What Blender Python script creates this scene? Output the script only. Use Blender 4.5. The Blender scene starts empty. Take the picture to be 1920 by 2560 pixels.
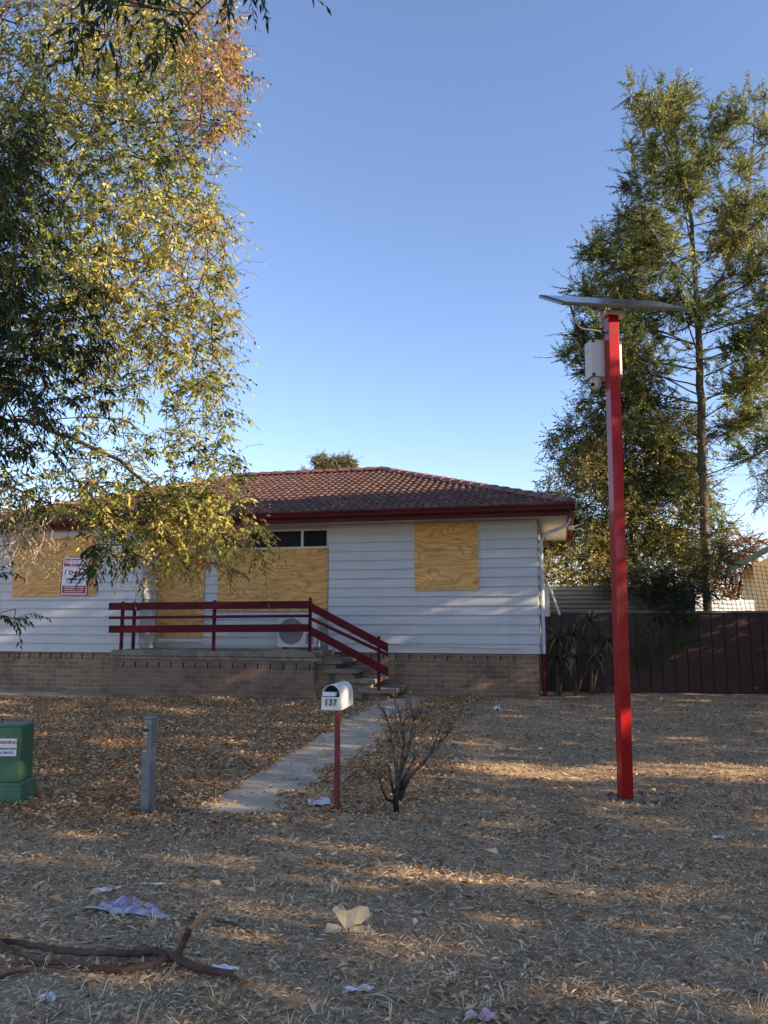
import bpy, math, random
import numpy as np
from mathutils import Vector, Matrix
R = math.radians
random.seed(7)
rng = np.random.default_rng(11)
C = bpy.context.scene.collection
# ------------------------------------------------------------------ camera, sky, sun, exposure
scene = bpy.context.scene
PITCH = R(7.93); FPX = 1924.0; CAMZ = 1.5
cd = bpy.data.cameras.new('camera'); cam = bpy.data.objects.new('camera', cd); C.objects.link(cam)
cam.location = (0, 0, CAMZ); cam.rotation_euler = (R(90) + PITCH, 0, 0)
cd.sensor_fit = 'VERTICAL'; cd.sensor_height = 36; cd.sensor_width = 27
cd.lens = 36 * FPX / 2560; cd.clip_end = 3000; cd.clip_start = 0.05
scene.camera = cam
SUN_EL = R(17); SUN_AZ = R(-22)         # azimuth measured from +x towards +y: the sun stands low, right of and behind the camera
w = bpy.data.worlds.new('World'); scene.world = w; w.use_nodes = True
wn = w.node_tree; bg = wn.nodes['Background']
sky = wn.nodes.new('ShaderNodeTexSky'); sky.sky_type = 'NISHITA'; sky.sun_disc = False
sky.sun_elevation = SUN_EL; sky.sun_rotation = R(90) - SUN_AZ
sky.air_density = .92; sky.dust_density = 0.1; sky.ozone_density = 3.2
tint = wn.nodes.new('ShaderNodeMix'); tint.data_type = 'RGBA'; tint.blend_type = 'MULTIPLY'; tint.inputs[0].default_value = 1; tint.inputs[7].default_value = (1.14, .96, .95, 1)   # white balance of the sky
wn.links.new(sky.outputs[0], tint.inputs[6]); wn.links.new(tint.outputs[2], bg.inputs[0]); bg.inputs[1].default_value = 0.127
sl = bpy.data.lights.new('sun', 'SUN'); sl.energy = 5.0; sl.angle = R(0.5); sl.color = (1, 0.80, 0.55)
so = bpy.data.objects.new('sun', sl); C.objects.link(so)
sd = Vector((math.cos(SUN_EL) * math.cos(SUN_AZ), math.cos(SUN_EL) * math.sin(SUN_AZ), math.sin(SUN_EL)))
so.rotation_euler = sd.to_track_quat('Z', 'Y').to_euler(); so.location = (20, -5, 15)
scene.view_settings.view_transform = 'Standard'; scene.view_settings.look = 'None'
scene.view_settings.gamma = 1; scene.view_settings.exposure = 1.42
scene.render.resolution_x = 768; scene.render.resolution_y = 1024

# ------------------------------------------------------------------ pixel ray helpers (photo is 1920x2560)
SP, CP = math.sin(PITCH), math.cos(PITCH)
def ray(px, py):
    cx = (px - 960) / FPX; cy = (1280 - py) / FPX
    return Vector((cx, CP - cy * SP, SP + cy * CP))
def P(px, py, D):
    r = ray(px, py); return Vector((0, 0, CAMZ)) + r * (D / r.y)
def sm(t): t = np.clip(t, 0, 1); return t * t * (3 - 2 * t)
def g(x, y):
    x = np.asarray(x, float); y = np.asarray(y, float)
    near = sm((40 - np.hypot(x, y)) / 20)
    return 0.11 * sm((y - 6.5) / 6) + near * (0.014 * np.sin(x * 1.7 + 0.6 * y) * np.cos(y * 1.3 - 0.4 * x) + 0.006 * np.sin(x * 5.1 + y * 2.3) * np.sin(y * 4.7 - x) - 0.006)
def G(px, py, dz=0.0):
    r = ray(px, py); t = -CAMZ / r.z
    for _ in range(12):
        p = Vector((0, 0, CAMZ)) + r * t
        t = (float(g(p.x, p.y)) - CAMZ) / r.z
    p = Vector((0, 0, CAMZ)) + r * t; p.z += dz; return p

# ------------------------------------------------------------------ object helpers
def tag(o, label=None, cat=None, group=None, kind=None):
    if label: o['label'] = label
    if cat: o['category'] = cat
    if group: o['group'] = group
    if kind: o['kind'] = kind
    return o
def thing(name, label, cat, loc=(0, 0, 0), rz=0, group=None):
    o = bpy.data.objects.new(name, None); C.objects.link(o); o.location = loc; o.rotation_euler = (0, 0, rz)
    o.empty_display_size = 0.2
    return tag(o, label, cat, group)
def link(name, me, mat, parent=None, loc=None, label=None):
    o = bpy.data.objects.new(name, me); C.objects.link(o)
    for m in (mat if isinstance(mat, (list, tuple)) else [mat]): me.materials.append(m)
    if parent: o.parent = parent
    if loc is not None: o.location = loc
    if label: o['label'] = label
    return o
def pieces(name, lst, mat, parent):   # every box of a list is an object of its own
    for b in lst: MB().box(*b).build(name, mat, parent)
class MB:
    def __init__(s): s.v = []; s.f = []; s.mi = []; s.smooth = False
    def poly(s, pts, m=0):
        n = len(s.v); s.v += [tuple(p) for p in pts]; s.f.append(tuple(range(n, n + len(pts)))); s.mi.append(m); return s
    def box(s, x0, x1, y0, y1, z0, z1, m=0, M=None):
        n = len(s.v)
        vs = [(x, y, z) for z in (z0, z1) for y in (y0, y1) for x in (x0, x1)]
        if M: vs = [tuple(M @ Vector(p)) for p in vs]
        s.v += vs
        for q in ((0, 2, 3, 1), (4, 5, 7, 6), (0, 1, 5, 4), (2, 6, 7, 3), (0, 4, 6, 2), (1, 3, 7, 5)):
            s.f.append(tuple(n + i for i in q)); s.mi.append(m)
        return s
    def prism(s, prof, A, B, m=0):   # prof: list of points at A (3d), extruded by B-A
        n = len(s.v); k = len(prof); d = Vector(B) - Vector(A)
        s.v += [tuple(p) for p in prof] + [tuple(Vector(p) + d) for p in prof]
        for i in range(k):
            j = (i + 1) % k; s.f.append((n + i, n + j, n + k + j, n + k + i)); s.mi.append(m)
        s.f.append(tuple(n + i for i in reversed(range(k)))); s.mi.append(m)
        s.f.append(tuple(n + k + i for i in range(k))); s.mi.append(m)
        return s
    def tube(s, pts, rad, sides=8, m=0, caps=True):
        pts = [Vector(p) for p in pts]; n0 = len(s.v)
        if not isinstance(rad, (list, tuple)): rad = [rad] * len(pts)
        up = None
        for i, p in enumerate(pts):
            t = (pts[min(i + 1, len(pts) - 1)] - pts[max(i - 1, 0)]).normalized()
            if up is None: up = t.orthogonal().normalized()
            up = (up - t * up.dot(t)).normalized(); b = t.cross(up)
            for k in range(sides):
                a = 2 * math.pi * k / sides
                s.v.append(tuple(p + (up * math.cos(a) + b * math.sin(a)) * rad[i]))
        for i in range(len(pts) - 1):
            for k in range(sides):
                a = n0 + i * sides + k; b2 = n0 + i * sides + (k + 1) % sides
                s.f.append((a, b2, b2 + sides, a + sides)); s.mi.append(m)
        if caps:
            s.f.append(tuple(n0 + k for k in reversed(range(sides)))); s.mi.append(m)
            e = n0 + (len(pts) - 1) * sides; s.f.append(tuple(e + k for k in range(sides))); s.mi.append(m)
        return s
    def build(s, name, mat, parent=None, loc=None, off=None, smooth=False, bevel=0, label=None):
        me = bpy.data.meshes.new(name)
        vs = s.v if off is None else [(a - off[0], b - off[1], c - off[2]) for a, b, c in s.v]
        me.from_pydata(vs, [], s.f); me.polygons.foreach_set('material_index', s.mi)
        if smooth: me.polygons.foreach_set('use_smooth', [True] * len(me.polygons))
        me.update()
        o = link(name, me, mat, parent, loc, label)
        if bevel:
            b = o.modifiers.new('bevel', 'BEVEL'); b.width = bevel; b.segments = 2; b.limit_method = 'ANGLE'; b.angle_limit = R(40)
        return o
def npmesh(name, V, F, mat, parent=None, loc=None, tint=None, smooth=False):
    me = bpy.data.meshes.new(name); V = np.asarray(V, np.float32); F = np.asarray(F, np.int32)
    me.vertices.add(len(V)); me.vertices.foreach_set('co', V.ravel())
    me.loops.add(F.size); me.loops.foreach_set('vertex_index', F.ravel())
    me.polygons.add(len(F)); k = F.shape[1]
    me.polygons.foreach_set('loop_start', np.arange(0, F.size, k, dtype=np.int32))
    if smooth: me.polygons.foreach_set('use_smooth', np.ones(len(F), bool))
    if tint is not None:
        a = me.attributes.new('tint', 'FLOAT', 'POINT'); a.data.foreach_set('value', np.asarray(tint, np.float32))
    me.update(calc_edges=True)
    return link(name, me, mat, parent, loc)
def unit(a): return a / np.maximum(np.linalg.norm(a, axis=1, keepdims=True), 1e-9)
def leaf_geo(pos, d, nr, L, W, tint, fold=0.25, mid=0.42):
    N = len(pos); d = unit(d); side = unit(np.cross(d, nr)); nn = np.cross(side, d)
    L = np.broadcast_to(L, N)[:, None]; W = np.broadcast_to(W, N)[:, None]
    V = np.empty((N, 4, 3)); V[:, 0] = pos; V[:, 2] = pos + d * L - nn * L * 0.12 * fold * 4
    m_ = pos + d * L * mid + nn * W * fold
    V[:, 1] = m_ + side * W * 0.5; V[:, 3] = m_ - side * W * 0.5
    return V.reshape(-1, 3), np.arange(4 * N).reshape(N, 4), np.repeat(np.broadcast_to(tint, N), 4)
def seg_geo(A, B, ra, rb, sides=4):
    A = np.asarray(A); B = np.asarray(B); N = len(A); t = unit(B - A)
    ref = np.where(np.abs(t[:, 2:3]) > 0.9, np.array([[1., 0, 0]]), np.array([[0, 0, 1.]]))
    u = unit(np.cross(t, ref)); v = np.cross(t, u)
    ang = np.arange(sides) * 2 * np.pi / sides
    ring = u[:, None] * np.cos(ang)[None, :, None] + v[:, None] * np.sin(ang)[None, :, None]
    V = np.concatenate([A[:, None] + ring * np.reshape(ra, (-1, 1, 1)), B[:, None] + ring * np.reshape(rb, (-1, 1, 1))], 1)
    b = (np.arange(N) * 2 * sides)[:, None]; k = np.arange(sides); k2 = (k + 1) % sides
    F = np.stack([b + k, b + k2, b + k2 + sides, b + k + sides], -1).reshape(-1, 4)
    return V.reshape(-1, 3), F

# ------------------------------------------------------------------ materials
def newmat(name):
    m = bpy.data.materials.new(name); m.use_nodes = True; nt = m.node_tree; return m, nt, nt.nodes['Principled BSDF']
def N_(nt, t, **kw):
    n = nt.nodes.new('ShaderNode' + t)
    for k, v in kw.items():
        if k in n.inputs.keys(): n.inputs[k].default_value = v
        else: setattr(n, k, v)
    return n
def ramp(nt, stops, interp='LINEAR'):
    r = nt.nodes.new('ShaderNodeValToRGB'); e = r.color_ramp.elements; r.color_ramp.interpolation = interp
    while len(e) > 1: e.remove(e[0])
    e[0].position = stops[0][0]; e[0].color = (*stops[0][1], 1)
    for p, c in stops[1:]:
        k = e.new(p); k.color = (*c, 1)
    return r
def M(name, c1, c2=None, scale=4, rough=0.7, bump=0.0, bscale=None, spec=0.4, metal=0, stretch=(1, 1, 1), lo=.35, hi=.65):
    m, nt, b = newmat(name)
    b.inputs['Roughness'].default_value = rough; b.inputs['Metallic'].default_value = metal
    b.inputs['Specular IOR Level'].default_value = spec
    tc = N_(nt, 'TexCoord'); mp = N_(nt, 'Mapping'); mp.inputs['Scale'].default_value = stretch
    nt.links.new(tc.outputs['Object'], mp.inputs['Vector'])
    if c2 is None: c2 = tuple(x * 0.8 for x in c1)
    n = N_(nt, 'TexNoise', Scale=scale, Detail=8.0, Roughness=0.65); nt.links.new(mp.outputs[0], n.inputs['Vector'])
    r = ramp(nt, [(lo, c1), (hi, c2)]); nt.links.new(n.outputs[0], r.inputs[0]); nt.links.new(r.outputs[0], b.inputs['Base Color'])
    if bump:
        n2 = N_(nt, 'TexNoise', Scale=bscale or scale * 6, Detail=6.0); nt.links.new(mp.outputs[0], n2.inputs['Vector'])
        bp = N_(nt, 'Bump', Strength=bump, Distance=0.01); nt.links.new(n2.outputs[0], bp.inputs['Height']); nt.links.new(bp.outputs[0], b.inputs['Normal'])
    return m
def leafmat(name, stops, transl=0.35, rough=0.5):
    m, nt, b = newmat(name); b.inputs['Roughness'].default_value = rough; b.inputs['Specular IOR Level'].default_value = 0.18
    a = N_(nt, 'Attribute', attribute_name='tint'); r = ramp(nt, stops); nt.links.new(a.outputs['Fac'], r.inputs[0])
    nt.links.new(r.outputs[0], b.inputs['Base Color'])
    if transl:
        t = N_(nt, 'BsdfTranslucent'); nt.links.new(r.outputs[0], t.inputs[0])
        mx = N_(nt, 'MixShader'); mx.inputs[0].default_value = transl
        nt.links.new(b.outputs[0], mx.inputs[1]); nt.links.new(t.outputs[0], mx.inputs[2])
        nt.links.new(mx.outputs[0], nt.nodes['Material Output'].inputs[0])
    return m
def plywood(name, off):
    m, nt, b = newmat(name); b.inputs['Roughness'].default_value = 0.6; b.inputs['Specular IOR Level'].default_value = 0.25
    tc = N_(nt, 'TexCoord'); mp = N_(nt, 'Mapping'); mp.inputs['Scale'].default_value = (0.8, 0.8, 2.1); mp.inputs['Location'].default_value = off
    nt.links.new(tc.outputs['Object'], mp.inputs[0])
    n = N_(nt, 'TexNoise', Scale=1.1, Detail=1.6, Roughness=0.4, Distortion=0.35); nt.links.new(mp.outputs[0], n.inputs[0])
    k = N_(nt, 'Math', operation='MULTIPLY'); k.inputs[1].default_value = 17; nt.links.new(n.outputs[0], k.inputs[0])
    fr = N_(nt, 'Math', operation='FRACT'); nt.links.new(k.outputs[0], fr.inputs[0])
    r = ramp(nt, [(0, (.66, .38, .125)), (.35, (.72, .43, .155)), (.72, (.66, .37, .12)), (.86, (.50, .245, .075)), (.93, (.56, .29, .09)), (1.0, (.66, .38, .125))])
    nt.links.new(fr.outputs[0], r.inputs[0])
    n3 = N_(nt, 'TexNoise', Scale=2.5, Detail=5.0); mp2 = N_(nt, 'Mapping'); mp2.inputs['Scale'].default_value = (1, 1, 7)
    nt.links.new(tc.outputs['Object'], mp2.inputs[0]); nt.links.new(mp2.outputs[0], n3.inputs[0])
    r3 = ramp(nt, [(.3, (.72, .68, .62)), (.6, (1, 1, 1))]); nt.links.new(n3.outputs[0], r3.inputs[0])
    # small knots
    vo = N_(nt, 'TexVoronoi', Scale=1.7); nt.links.new(mp.outputs[0], vo.inputs[0])
    r4 = ramp(nt, [(0.0, (.35, .2, .1)), (.035, (.5, .3, .16)), (.05, (1, 1, 1))]); nt.links.new(vo.outputs[0], r4.inputs[0])
    mx = N_(nt, 'Mix', data_type='RGBA', blend_type='MULTIPLY'); mx.inputs[0].default_value = 1
    nt.links.new(r.outputs[0], mx.inputs[6]); nt.links.new(r3.outputs[0], mx.inputs[7])
    mx2 = N_(nt, 'Mix', data_type='RGBA', blend_type='MULTIPLY'); mx2.inputs[0].default_value = 0.7
    nt.links.new(mx.outputs[2], mx2.inputs[6]); nt.links.new(r4.outputs[0], mx2.inputs[7])
    nt.links.new(mx2.outputs[2], b.inputs['Base Color'])
    return m
def brickmat(name, c1, c2, mort):
    m, nt, b = newmat(name); b.inputs['Roughness'].default_value = 0.85; b.inputs['Specular IOR Level'].default_value = 0.2
    tc = N_(nt, 'TexCoord'); sx = N_(nt, 'SeparateXYZ'); nt.links.new(tc.outputs['Object'], sx.inputs[0])
    ad = N_(nt, 'Math', operation='ADD'); nt.links.new(sx.outputs[0], ad.inputs[0]); nt.links.new(sx.outputs[1], ad.inputs[1])
    cb = N_(nt, 'CombineXYZ'); nt.links.new(ad.outputs[0], cb.inputs[0]); nt.links.new(sx.outputs[2], cb.inputs[1])
    br = nt.nodes.new('ShaderNodeTexBrick'); nt.links.new(cb.outputs[0], br.inputs['Vector'])
    for k, v in (('Scale', 1), ('Mortar Size', 0.008), ('Mortar Smooth', 0.3), ('Bias', 0), ('Brick Width', 0.24), ('Row Height', 0.086)): br.inputs[k].default_value = v
    br.inputs['Color1'].default_value = (*c1, 1); br.inputs['Color2'].default_value = (*c2, 1); br.inputs['Mortar'].default_value = (*mort, 1)
    n = N_(nt, 'TexNoise', Scale=1.3, Detail=6.0, Roughness=0.7); nt.links.new(tc.outputs['Object'], n.inputs[0])
    r = ramp(nt, [(.36, (.45, .46, .46)), (.56, (1, 1, 1))]); nt.links.new(n.outputs[0], r.inputs[0])
    mx = N_(nt, 'Mix', data_type='RGBA', blend_type='MULTIPLY'); mx.inputs[0].default_value = 0.85
    nt.links.new(br.outputs[0], mx.inputs[6]); nt.links.new(r.outputs[0], mx.inputs[7]); nt.links.new(mx.outputs[2], b.inputs['Base Color'])
    n2 = N_(nt, 'TexNoise', Scale=60.0, Detail=3.0); nt.links.new(tc.outputs['Object'], n2.inputs[0])
    a2 = N_(nt, 'Math', operation='MULTIPLY_ADD'); a2.inputs[1].default_value = -1.0; nt.links.new(br.outputs['Fac'], a2.inputs[0])
    n2m = N_(nt, 'Math', operation='MULTIPLY'); n2m.inputs[1].default_value = .5; nt.links.new(n2.outputs[0], n2m.inputs[0]); nt.links.new(n2m.outputs[0], a2.inputs[2])
    bp = N_(nt, 'Bump', Strength=0.7, Distance=0.006); nt.links.new(a2.outputs[0], bp.inputs['Height']); nt.links.new(bp.outputs[0], b.inputs['Normal'])
    return m
MAT = {}
MAT['siding'] = M('white weatherboard paint', (.54, .545, .55), (.46, .465, .47), 1.6, .5, .12, 40, stretch=(.4, 1, 1.6), lo=.3, hi=.7)
def streaks(m):   # rain streaks and splash dirt on the boards
    nt = m.node_tree; b = nt.nodes['Principled BSDF']; src = b.inputs['Base Color'].links[0].from_socket
    tc = N_(nt, 'TexCoord'); mp = N_(nt, 'Mapping'); mp.inputs['Scale'].default_value = (9, 9, .6); nt.links.new(tc.outputs['Object'], mp.inputs[0])
    n = N_(nt, 'TexNoise', Scale=1.0, Detail=5.0, Roughness=.7); nt.links.new(mp.outputs[0], n.inputs[0]); r = ramp(nt, [(.25, (.72, .70, .66)), (.52, (1, 1, 1))]); nt.links.new(n.outputs[0], r.inputs[0])
    n2 = N_(nt, 'TexNoise', Scale=26.0, Detail=2.0); nt.links.new(tc.outputs['Object'], n2.inputs[0]); r2 = ramp(nt, [(.24, (.45, .42, .38)), (.30, (1, 1, 1))]); nt.links.new(n2.outputs[0], r2.inputs[0])
    mx = N_(nt, 'Mix', data_type='RGBA', blend_type='MULTIPLY'); mx.inputs[0].default_value = .35; nt.links.new(src, mx.inputs[6]); nt.links.new(r.outputs[0], mx.inputs[7])
    mx2 = N_(nt, 'Mix', data_type='RGBA', blend_type='MULTIPLY'); mx2.inputs[0].default_value = .4; nt.links.new(mx.outputs[2], mx2.inputs[6]); nt.links.new(r2.outputs[0], mx2.inputs[7]); nt.links.new(mx2.outputs[2], b.inputs['Base Color'])
streaks(MAT['siding'])
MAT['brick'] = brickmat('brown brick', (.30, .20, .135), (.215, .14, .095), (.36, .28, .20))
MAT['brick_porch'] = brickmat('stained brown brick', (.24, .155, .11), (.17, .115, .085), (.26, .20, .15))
MAT['ply'] = plywood('plywood', (0, 0, 0)); MAT['ply2'] = plywood('plywood two', (3.1, 1.2, 4.4)); MAT['ply3'] = plywood('plywood three', (7.7, 3.2, 9.1))
MAT['rail'] = M('oxblood paint', (.095, .009, .016), (.065, .007, .012), 6, .6, .15, 30, spec=.12)
MAT['fascia'] = M('red fascia paint', (.095, .011, .013), (.065, .009, .011), 3, .5, .05, 30, spec=.15)
MAT['soffit'] = M('cream soffit', (.62, .60, .50), (.45, .42, .33), 2, .7, stretch=(1, 1, 1))
MAT['trim'] = M('white trim', (.62, .63, .64), (.5, .51, .52), 5, .5)
MAT['glass'] = M('dark glass', (.004, .005, .006), (.006, .007, .008), 2, .25, spec=.08)
MAT['slab'] = M('porch concrete', (.26, .23, .185), (.12, .105, .085), 5, .9, .5, 50)
MAT['path'] = M('path concrete', (.60, .48, .35), (.38, .29, .20), 2.3, .9, .6, 70)
MAT['dark'] = M('dark void', (.006, .006, .006), (.01, .01, .01), 3, .9)
MAT['galv'] = M('galvanised steel', (.21, .23, .25), (.15, .165, .18), 9, .45, .15, 60, metal=.35)
MAT['white'] = M('white enamel', (.72, .73, .72), (.62, .63, .62), 6, .35, .05, 50)
MAT['paper'] = M('paper', (.75, .76, .78), (.62, .62, .66), 9, .8)
MAT['grey_plastic'] = M('grey plastic', (.26, .27, .28), (.2, .21, .22), 8, .5)
def tilemat():
    m, nt, b = newmat('terracotta roof tile'); b.inputs['Roughness'].default_value = 0.55; b.inputs['Specular IOR Level'].default_value = .4
    tc = N_(nt, 'TexCoord'); n = N_(nt, 'TexNoise', Scale=5.0, Detail=6.0, Roughness=.7); nt.links.new(tc.outputs['Object'], n.inputs[0])
    r = ramp(nt, [(.3, (.065, .034, .030)), (.5, (.105, .054, .045)), (.68, (.19, .12, .095)), (.8, (.06, .034, .030))]); nt.links.new(n.outputs[0], r.inputs[0])
    nt.links.new(r.outputs[0], b.inputs['Base Color'])
    n2 = N_(nt, 'TexNoise', Scale=80.0); nt.links.new(tc.outputs['Object'], n2.inputs[0]); bp = N_(nt, 'Bump', Strength=.2, Distance=.005)
    nt.links.new(n2.outputs[0], bp.inputs['Height']); nt.links.new(bp.outputs[0], b.inputs['Normal']); return m
MAT['tile'] = tilemat()
MAT['cap'] = M('ridge cap tile', (.20, .085, .07), (.13, .055, .05), 4, .55, .2, 60)
def barkmat(name, c1, c2, s=14):
    return M(name, c1, c2, s, .9, .9, s * 3, spec=.15, stretch=(1, 1, .35))

# ------------------------------------------------------------------ ground
def axis(lo, hi, step, far):
    a = list(np.arange(lo, hi + 1e-6, step)); s = step; x = hi
    while x < far: s *= 1.5; x += s; a.append(x)
    s = step; x = lo
    while x > -far: s *= 1.5; x -= s; a.insert(0, x)
    return np.array(a)
def groundmat():
    m, nt, b = newmat('dry lawn soil'); b.inputs['Roughness'].default_value = .95; b.inputs['Specular IOR Level'].default_value = .1
    tc = N_(nt, 'TexCoord')
    n = N_(nt, 'TexNoise', Scale=1.1, Detail=8.0, Roughness=.7); nt.links.new(tc.outputs['Object'], n.inputs[0])
    n1 = N_(nt, 'TexNoise', Scale=38.0, Detail=8.0, Roughness=.8); nt.links.new(tc.outputs['Object'], n1.inputs[0])
    r = ramp(nt, [(.3, (.33, .235, .145)), (.5, (.47, .345, .22)), (.7, (.60, .455, .30))]); nt.links.new(n.outputs[0], r.inputs[0])
    r1 = ramp(nt, [(.3, (.45, .42, .4)), (.5, (.9, .88, .86)), (.72, (1.3, 1.25, 1.2))]); nt.links.new(n1.outputs[0], r1.inputs[0])
    mx = N_(nt, 'Mix', data_type='RGBA', blend_type='MULTIPLY'); mx.inputs[0].default_value = 1
    nt.links.new(r.outputs[0], mx.inputs[6]); nt.links.new(r1.outputs[0], mx.inputs[7]); nt.links.new(mx.outputs[2], b.inputs['Base Color'])
    bp = N_(nt, 'Bump', Strength=.9, Distance=.02); nt.links.new(n1.outputs[0], bp.inputs['Height']); nt.links.new(bp.outputs[0], b.inputs['Normal'])
    return m
xs = axis(-9, 12, .12, 900); ys = axis(1.5, 17, .12, 900)
X, Y = np.meshgrid(xs, ys); Z = g(X, Y)
nx, ny = len(xs), len(ys); idx = np.arange(nx * ny).reshape(ny, nx)
F = np.stack([idx[:-1, :-1], idx[:-1, 1:], idx[1:, 1:], idx[1:, :-1]], -1).reshape(-1, 4)
tag(npmesh('ground', np.stack([X, Y, Z], -1).reshape(-1, 3), F, groundmat(), smooth=True), kind='structure')

# path: straight strip of cast slabs, from the verge to the steps
pL0, pL1 = G(480, 2033), G(975, 1738); pR0, pR1 = G(775, 2033), G(1088, 1738)
joints = [0.0] + [0] * 0
def lerp(a, b, t): return a + (b - a) * t
jt = []
for jy in (2033, 1955, 1894, 1848, 1814, 1778, 1752, 1738):
    yy = G(800, jy).y; jt.append((yy - G(800, 2033).y) / (G(800, 1738).y - G(800, 2033).y))
mb = MB()
for i in range(len(jt) - 1):
    t0, t1 = jt[i] + .0028, jt[i + 1] - .0028
    nseg = 6; tilt = random.uniform(-.004, .004)
    for k in range(nseg):
        for q in range(4):
            ts = [lerp(t0, t1, k / nseg), lerp(t0, t1, (k + 1) / nseg)]
            pp = []
            for (a, bq) in ((0, q), (0, q + 1), (1, q + 1), (1, q)):
                l = lerp(pL0, pL1, ts[a]); r = lerp(pR0, pR1, ts[a]); p = lerp(l, r, bq / 4)
                pp.append((p.x, p.y, float(g(p.x, p.y)) + .016 + tilt * bq))
            mb.poly(pp)
o = mb.build('path', MAT['path']); tag(o, kind='structure')
sd_ = o.modifiers.new('solid', 'SOLIDIFY'); sd_.thickness = .08; sd_.offset = -1
def in_path(x, y):
    t = (y - pL0.y) / (pL1.y - pL0.y)
    l = pL0.x + (pL1.x - pL0.x) * t; r = pR0.x + (pR1.x - pR0.x) * t
    return (t > 0) & (t < 1), x - l, r - x

# ------------------------------------------------------------------ leaf litter and dry grass (nobody could count them)
LIT = leafmat('dead leaves', [(0, (.17, .085, .04)), (.3, (.44, .235, .10)), (.6, (.66, .385, .18)), (.85, (.78, .54, .30)), (1, (.85, .70, .48))], .12, .75)
STR = leafmat('dry grass straw', [(0, (.14, .09, .05)), (.35, (.52, .36, .20)), (.75, (.80, .60, .35)), (1, (.90, .74, .47))], .1, .8)
GRY = leafmat('weathered gum leaves', [(0, (.12, .075, .042)), (.5, (.54, .385, .23)), (.85, (.82, .62, .40)), (1, (.90, .76, .54))], .1, .7)
def vn(x, y, s, seed=0):
    return (np.sin(x * s + 1.3 * seed + 1.7 * np.sin(y * s * .7 + seed)) * np.cos(y * s * 1.1 - seed + 1.3 * np.sin(x * s * .6 + 2 * seed))) * .5 + .5
def scatter(n, ylo, yhi, power):
    t = rng.random(n); y = (ylo ** power + t * (yhi ** power - ylo ** power)) ** (1 / power)
    x = (rng.random(n) * 2 - 1) * (y * .60 + 1.1)
    return x, y
def brown(x, y):
    t = (y - pR0.y) / (pR1.y - pR0.y); r = pR0.x + (pR1.x - pR0.x) * t
    b = sm((r + 1.1 + .5 * vn(x, y, 1.5, 3) - x) / .9) * sm((y - 5.3 - .8 * vn(x, y, 1.1, 1)) / .9)
    return b
def litter(name, n, mat, sel, L, W, flat, tl, th, power=1.3, ylo=2.7, yhi=14.2, lift=.012):
    x, y = scatter(n, ylo, yhi, power); keep = rng.random(n) < sel(x, y)
    ip, dl, dr = in_path(x, y); edge = .03 + .30 * vn(x, y, 3.1, 2) * vn(x, y, 7.7, 5)
    onp = ip & (dl > edge * .6) & (dr > edge * 1.8); keep &= ~(onp & (rng.random(n) > .035))
    x, y = x[keep], y[keep]; m = len(x)
    z = g(x, y) + rng.random(m) ** 2 * lift + .004 + np.where(in_path(x, y)[0] & (in_path(x, y)[1] > 0) & (in_path(x, y)[2] > 0), .015, 0)
    a = rng.random(m) * 2 * np.pi
    d = np.stack([np.cos(a), np.sin(a), rng.normal(.12, flat, m)], 1); nr = np.stack([rng.normal(0, flat * 1.3, m), rng.normal(0, flat * 1.3, m), np.ones(m)], 1)
    l = L * rng.lognormal(0, .3, m)
    V, F_, T = leaf_geo(np.stack([x, y, z], 1), d, nr, l, W * rng.uniform(.7, 1.3, m) * l / L, np.clip(rng.beta(1.25, 1.2, m) * (th - tl) + tl, 0, 1), fold=.3)
    tag(npmesh(name, V, F_, mat, tint=T), kind='stuff')
litter('fallen_leaves', 260000, LIT, lambda x, y: .05 + .95 * brown(x, y) * (.55 + .45 * vn(x, y, 2.3, 5)), .034, .017, .32, 0, 1, power=1.5, ylo=4.6, lift=.03)
litter('scattered_leaves', 33000, LIT, lambda x, y: .25 + .6 * vn(x, y, 1.9, 7) ** 2, .040, .017, .25, .15, 1, power=1.0)
litter('gum_leaves', 90000, GRY, lambda x, y: (1 - .8 * brown(x, y)) * (.35 + .65 * vn(x, y, 1.4, 9)), .036, .0095, .14, 0, 1, power=1.05)
litter('dry_grass', 380000, STR, lambda x, y: (1 - .75 * brown(x, y)) * (.45 + .55 * vn(x, y, 2.1, 4)), .046, .0030, .22, 0, 1, power=1.12, lift=.015)
litter('grass_straw', 110000, STR, lambda x, y: (1 - .6 * brown(x, y)) * vn(x, y, 1.2, 6) ** 2, .036, .0035, .6, .1, .9, power=1.2, lift=.01)
# a few tufts of taller dry blades in the foreground
def tufts():
    V = []; F_ = []; T = []; n0 = 0
    for i in range(70):
        y = random.uniform(2.9, 5.6) if i < 50 else random.uniform(5.6, 9); x = random.uniform(-.52, .52) * y
        if in_path(np.array(x), np.array(y))[0]: continue
        for k in range(random.randint(5, 16)):
            a = random.uniform(0, 6.28); r = random.uniform(0, .05); h = random.uniform(.03, .10)
            p = Vector((x + r * math.cos(a), y + r * math.sin(a), float(g(x, y)))); b = Vector((math.cos(a) * .5, math.sin(a) * .5, 1)); s = Vector((-math.sin(a), math.cos(a), 0)) * .0018
            q = p + b * h * .5; e = q + Vector((math.cos(a) * .9, math.sin(a) * .9, .5)) * h * .5
            V += [p - s, p + s, q + s, q - s, e]; F_ += [(n0, n0 + 1, n0 + 2, n0 + 3), (n0 + 3, n0 + 2, n0 + 4, n0 + 4)]; n0 += 5; T += [random.uniform(.3, 1)] * 5
    me = bpy.data.meshes.new('grass_tufts'); me.from_pydata([tuple(v) for v in V], [], [f if f[2] != f[3] else f[:3] for f in F_])
    at = me.attributes.new('tint', 'FLOAT', 'POINT'); at.data.foreach_set('value', T)
    tag(link('grass_tufts', me, STR), kind='stuff')
tufts()

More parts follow.
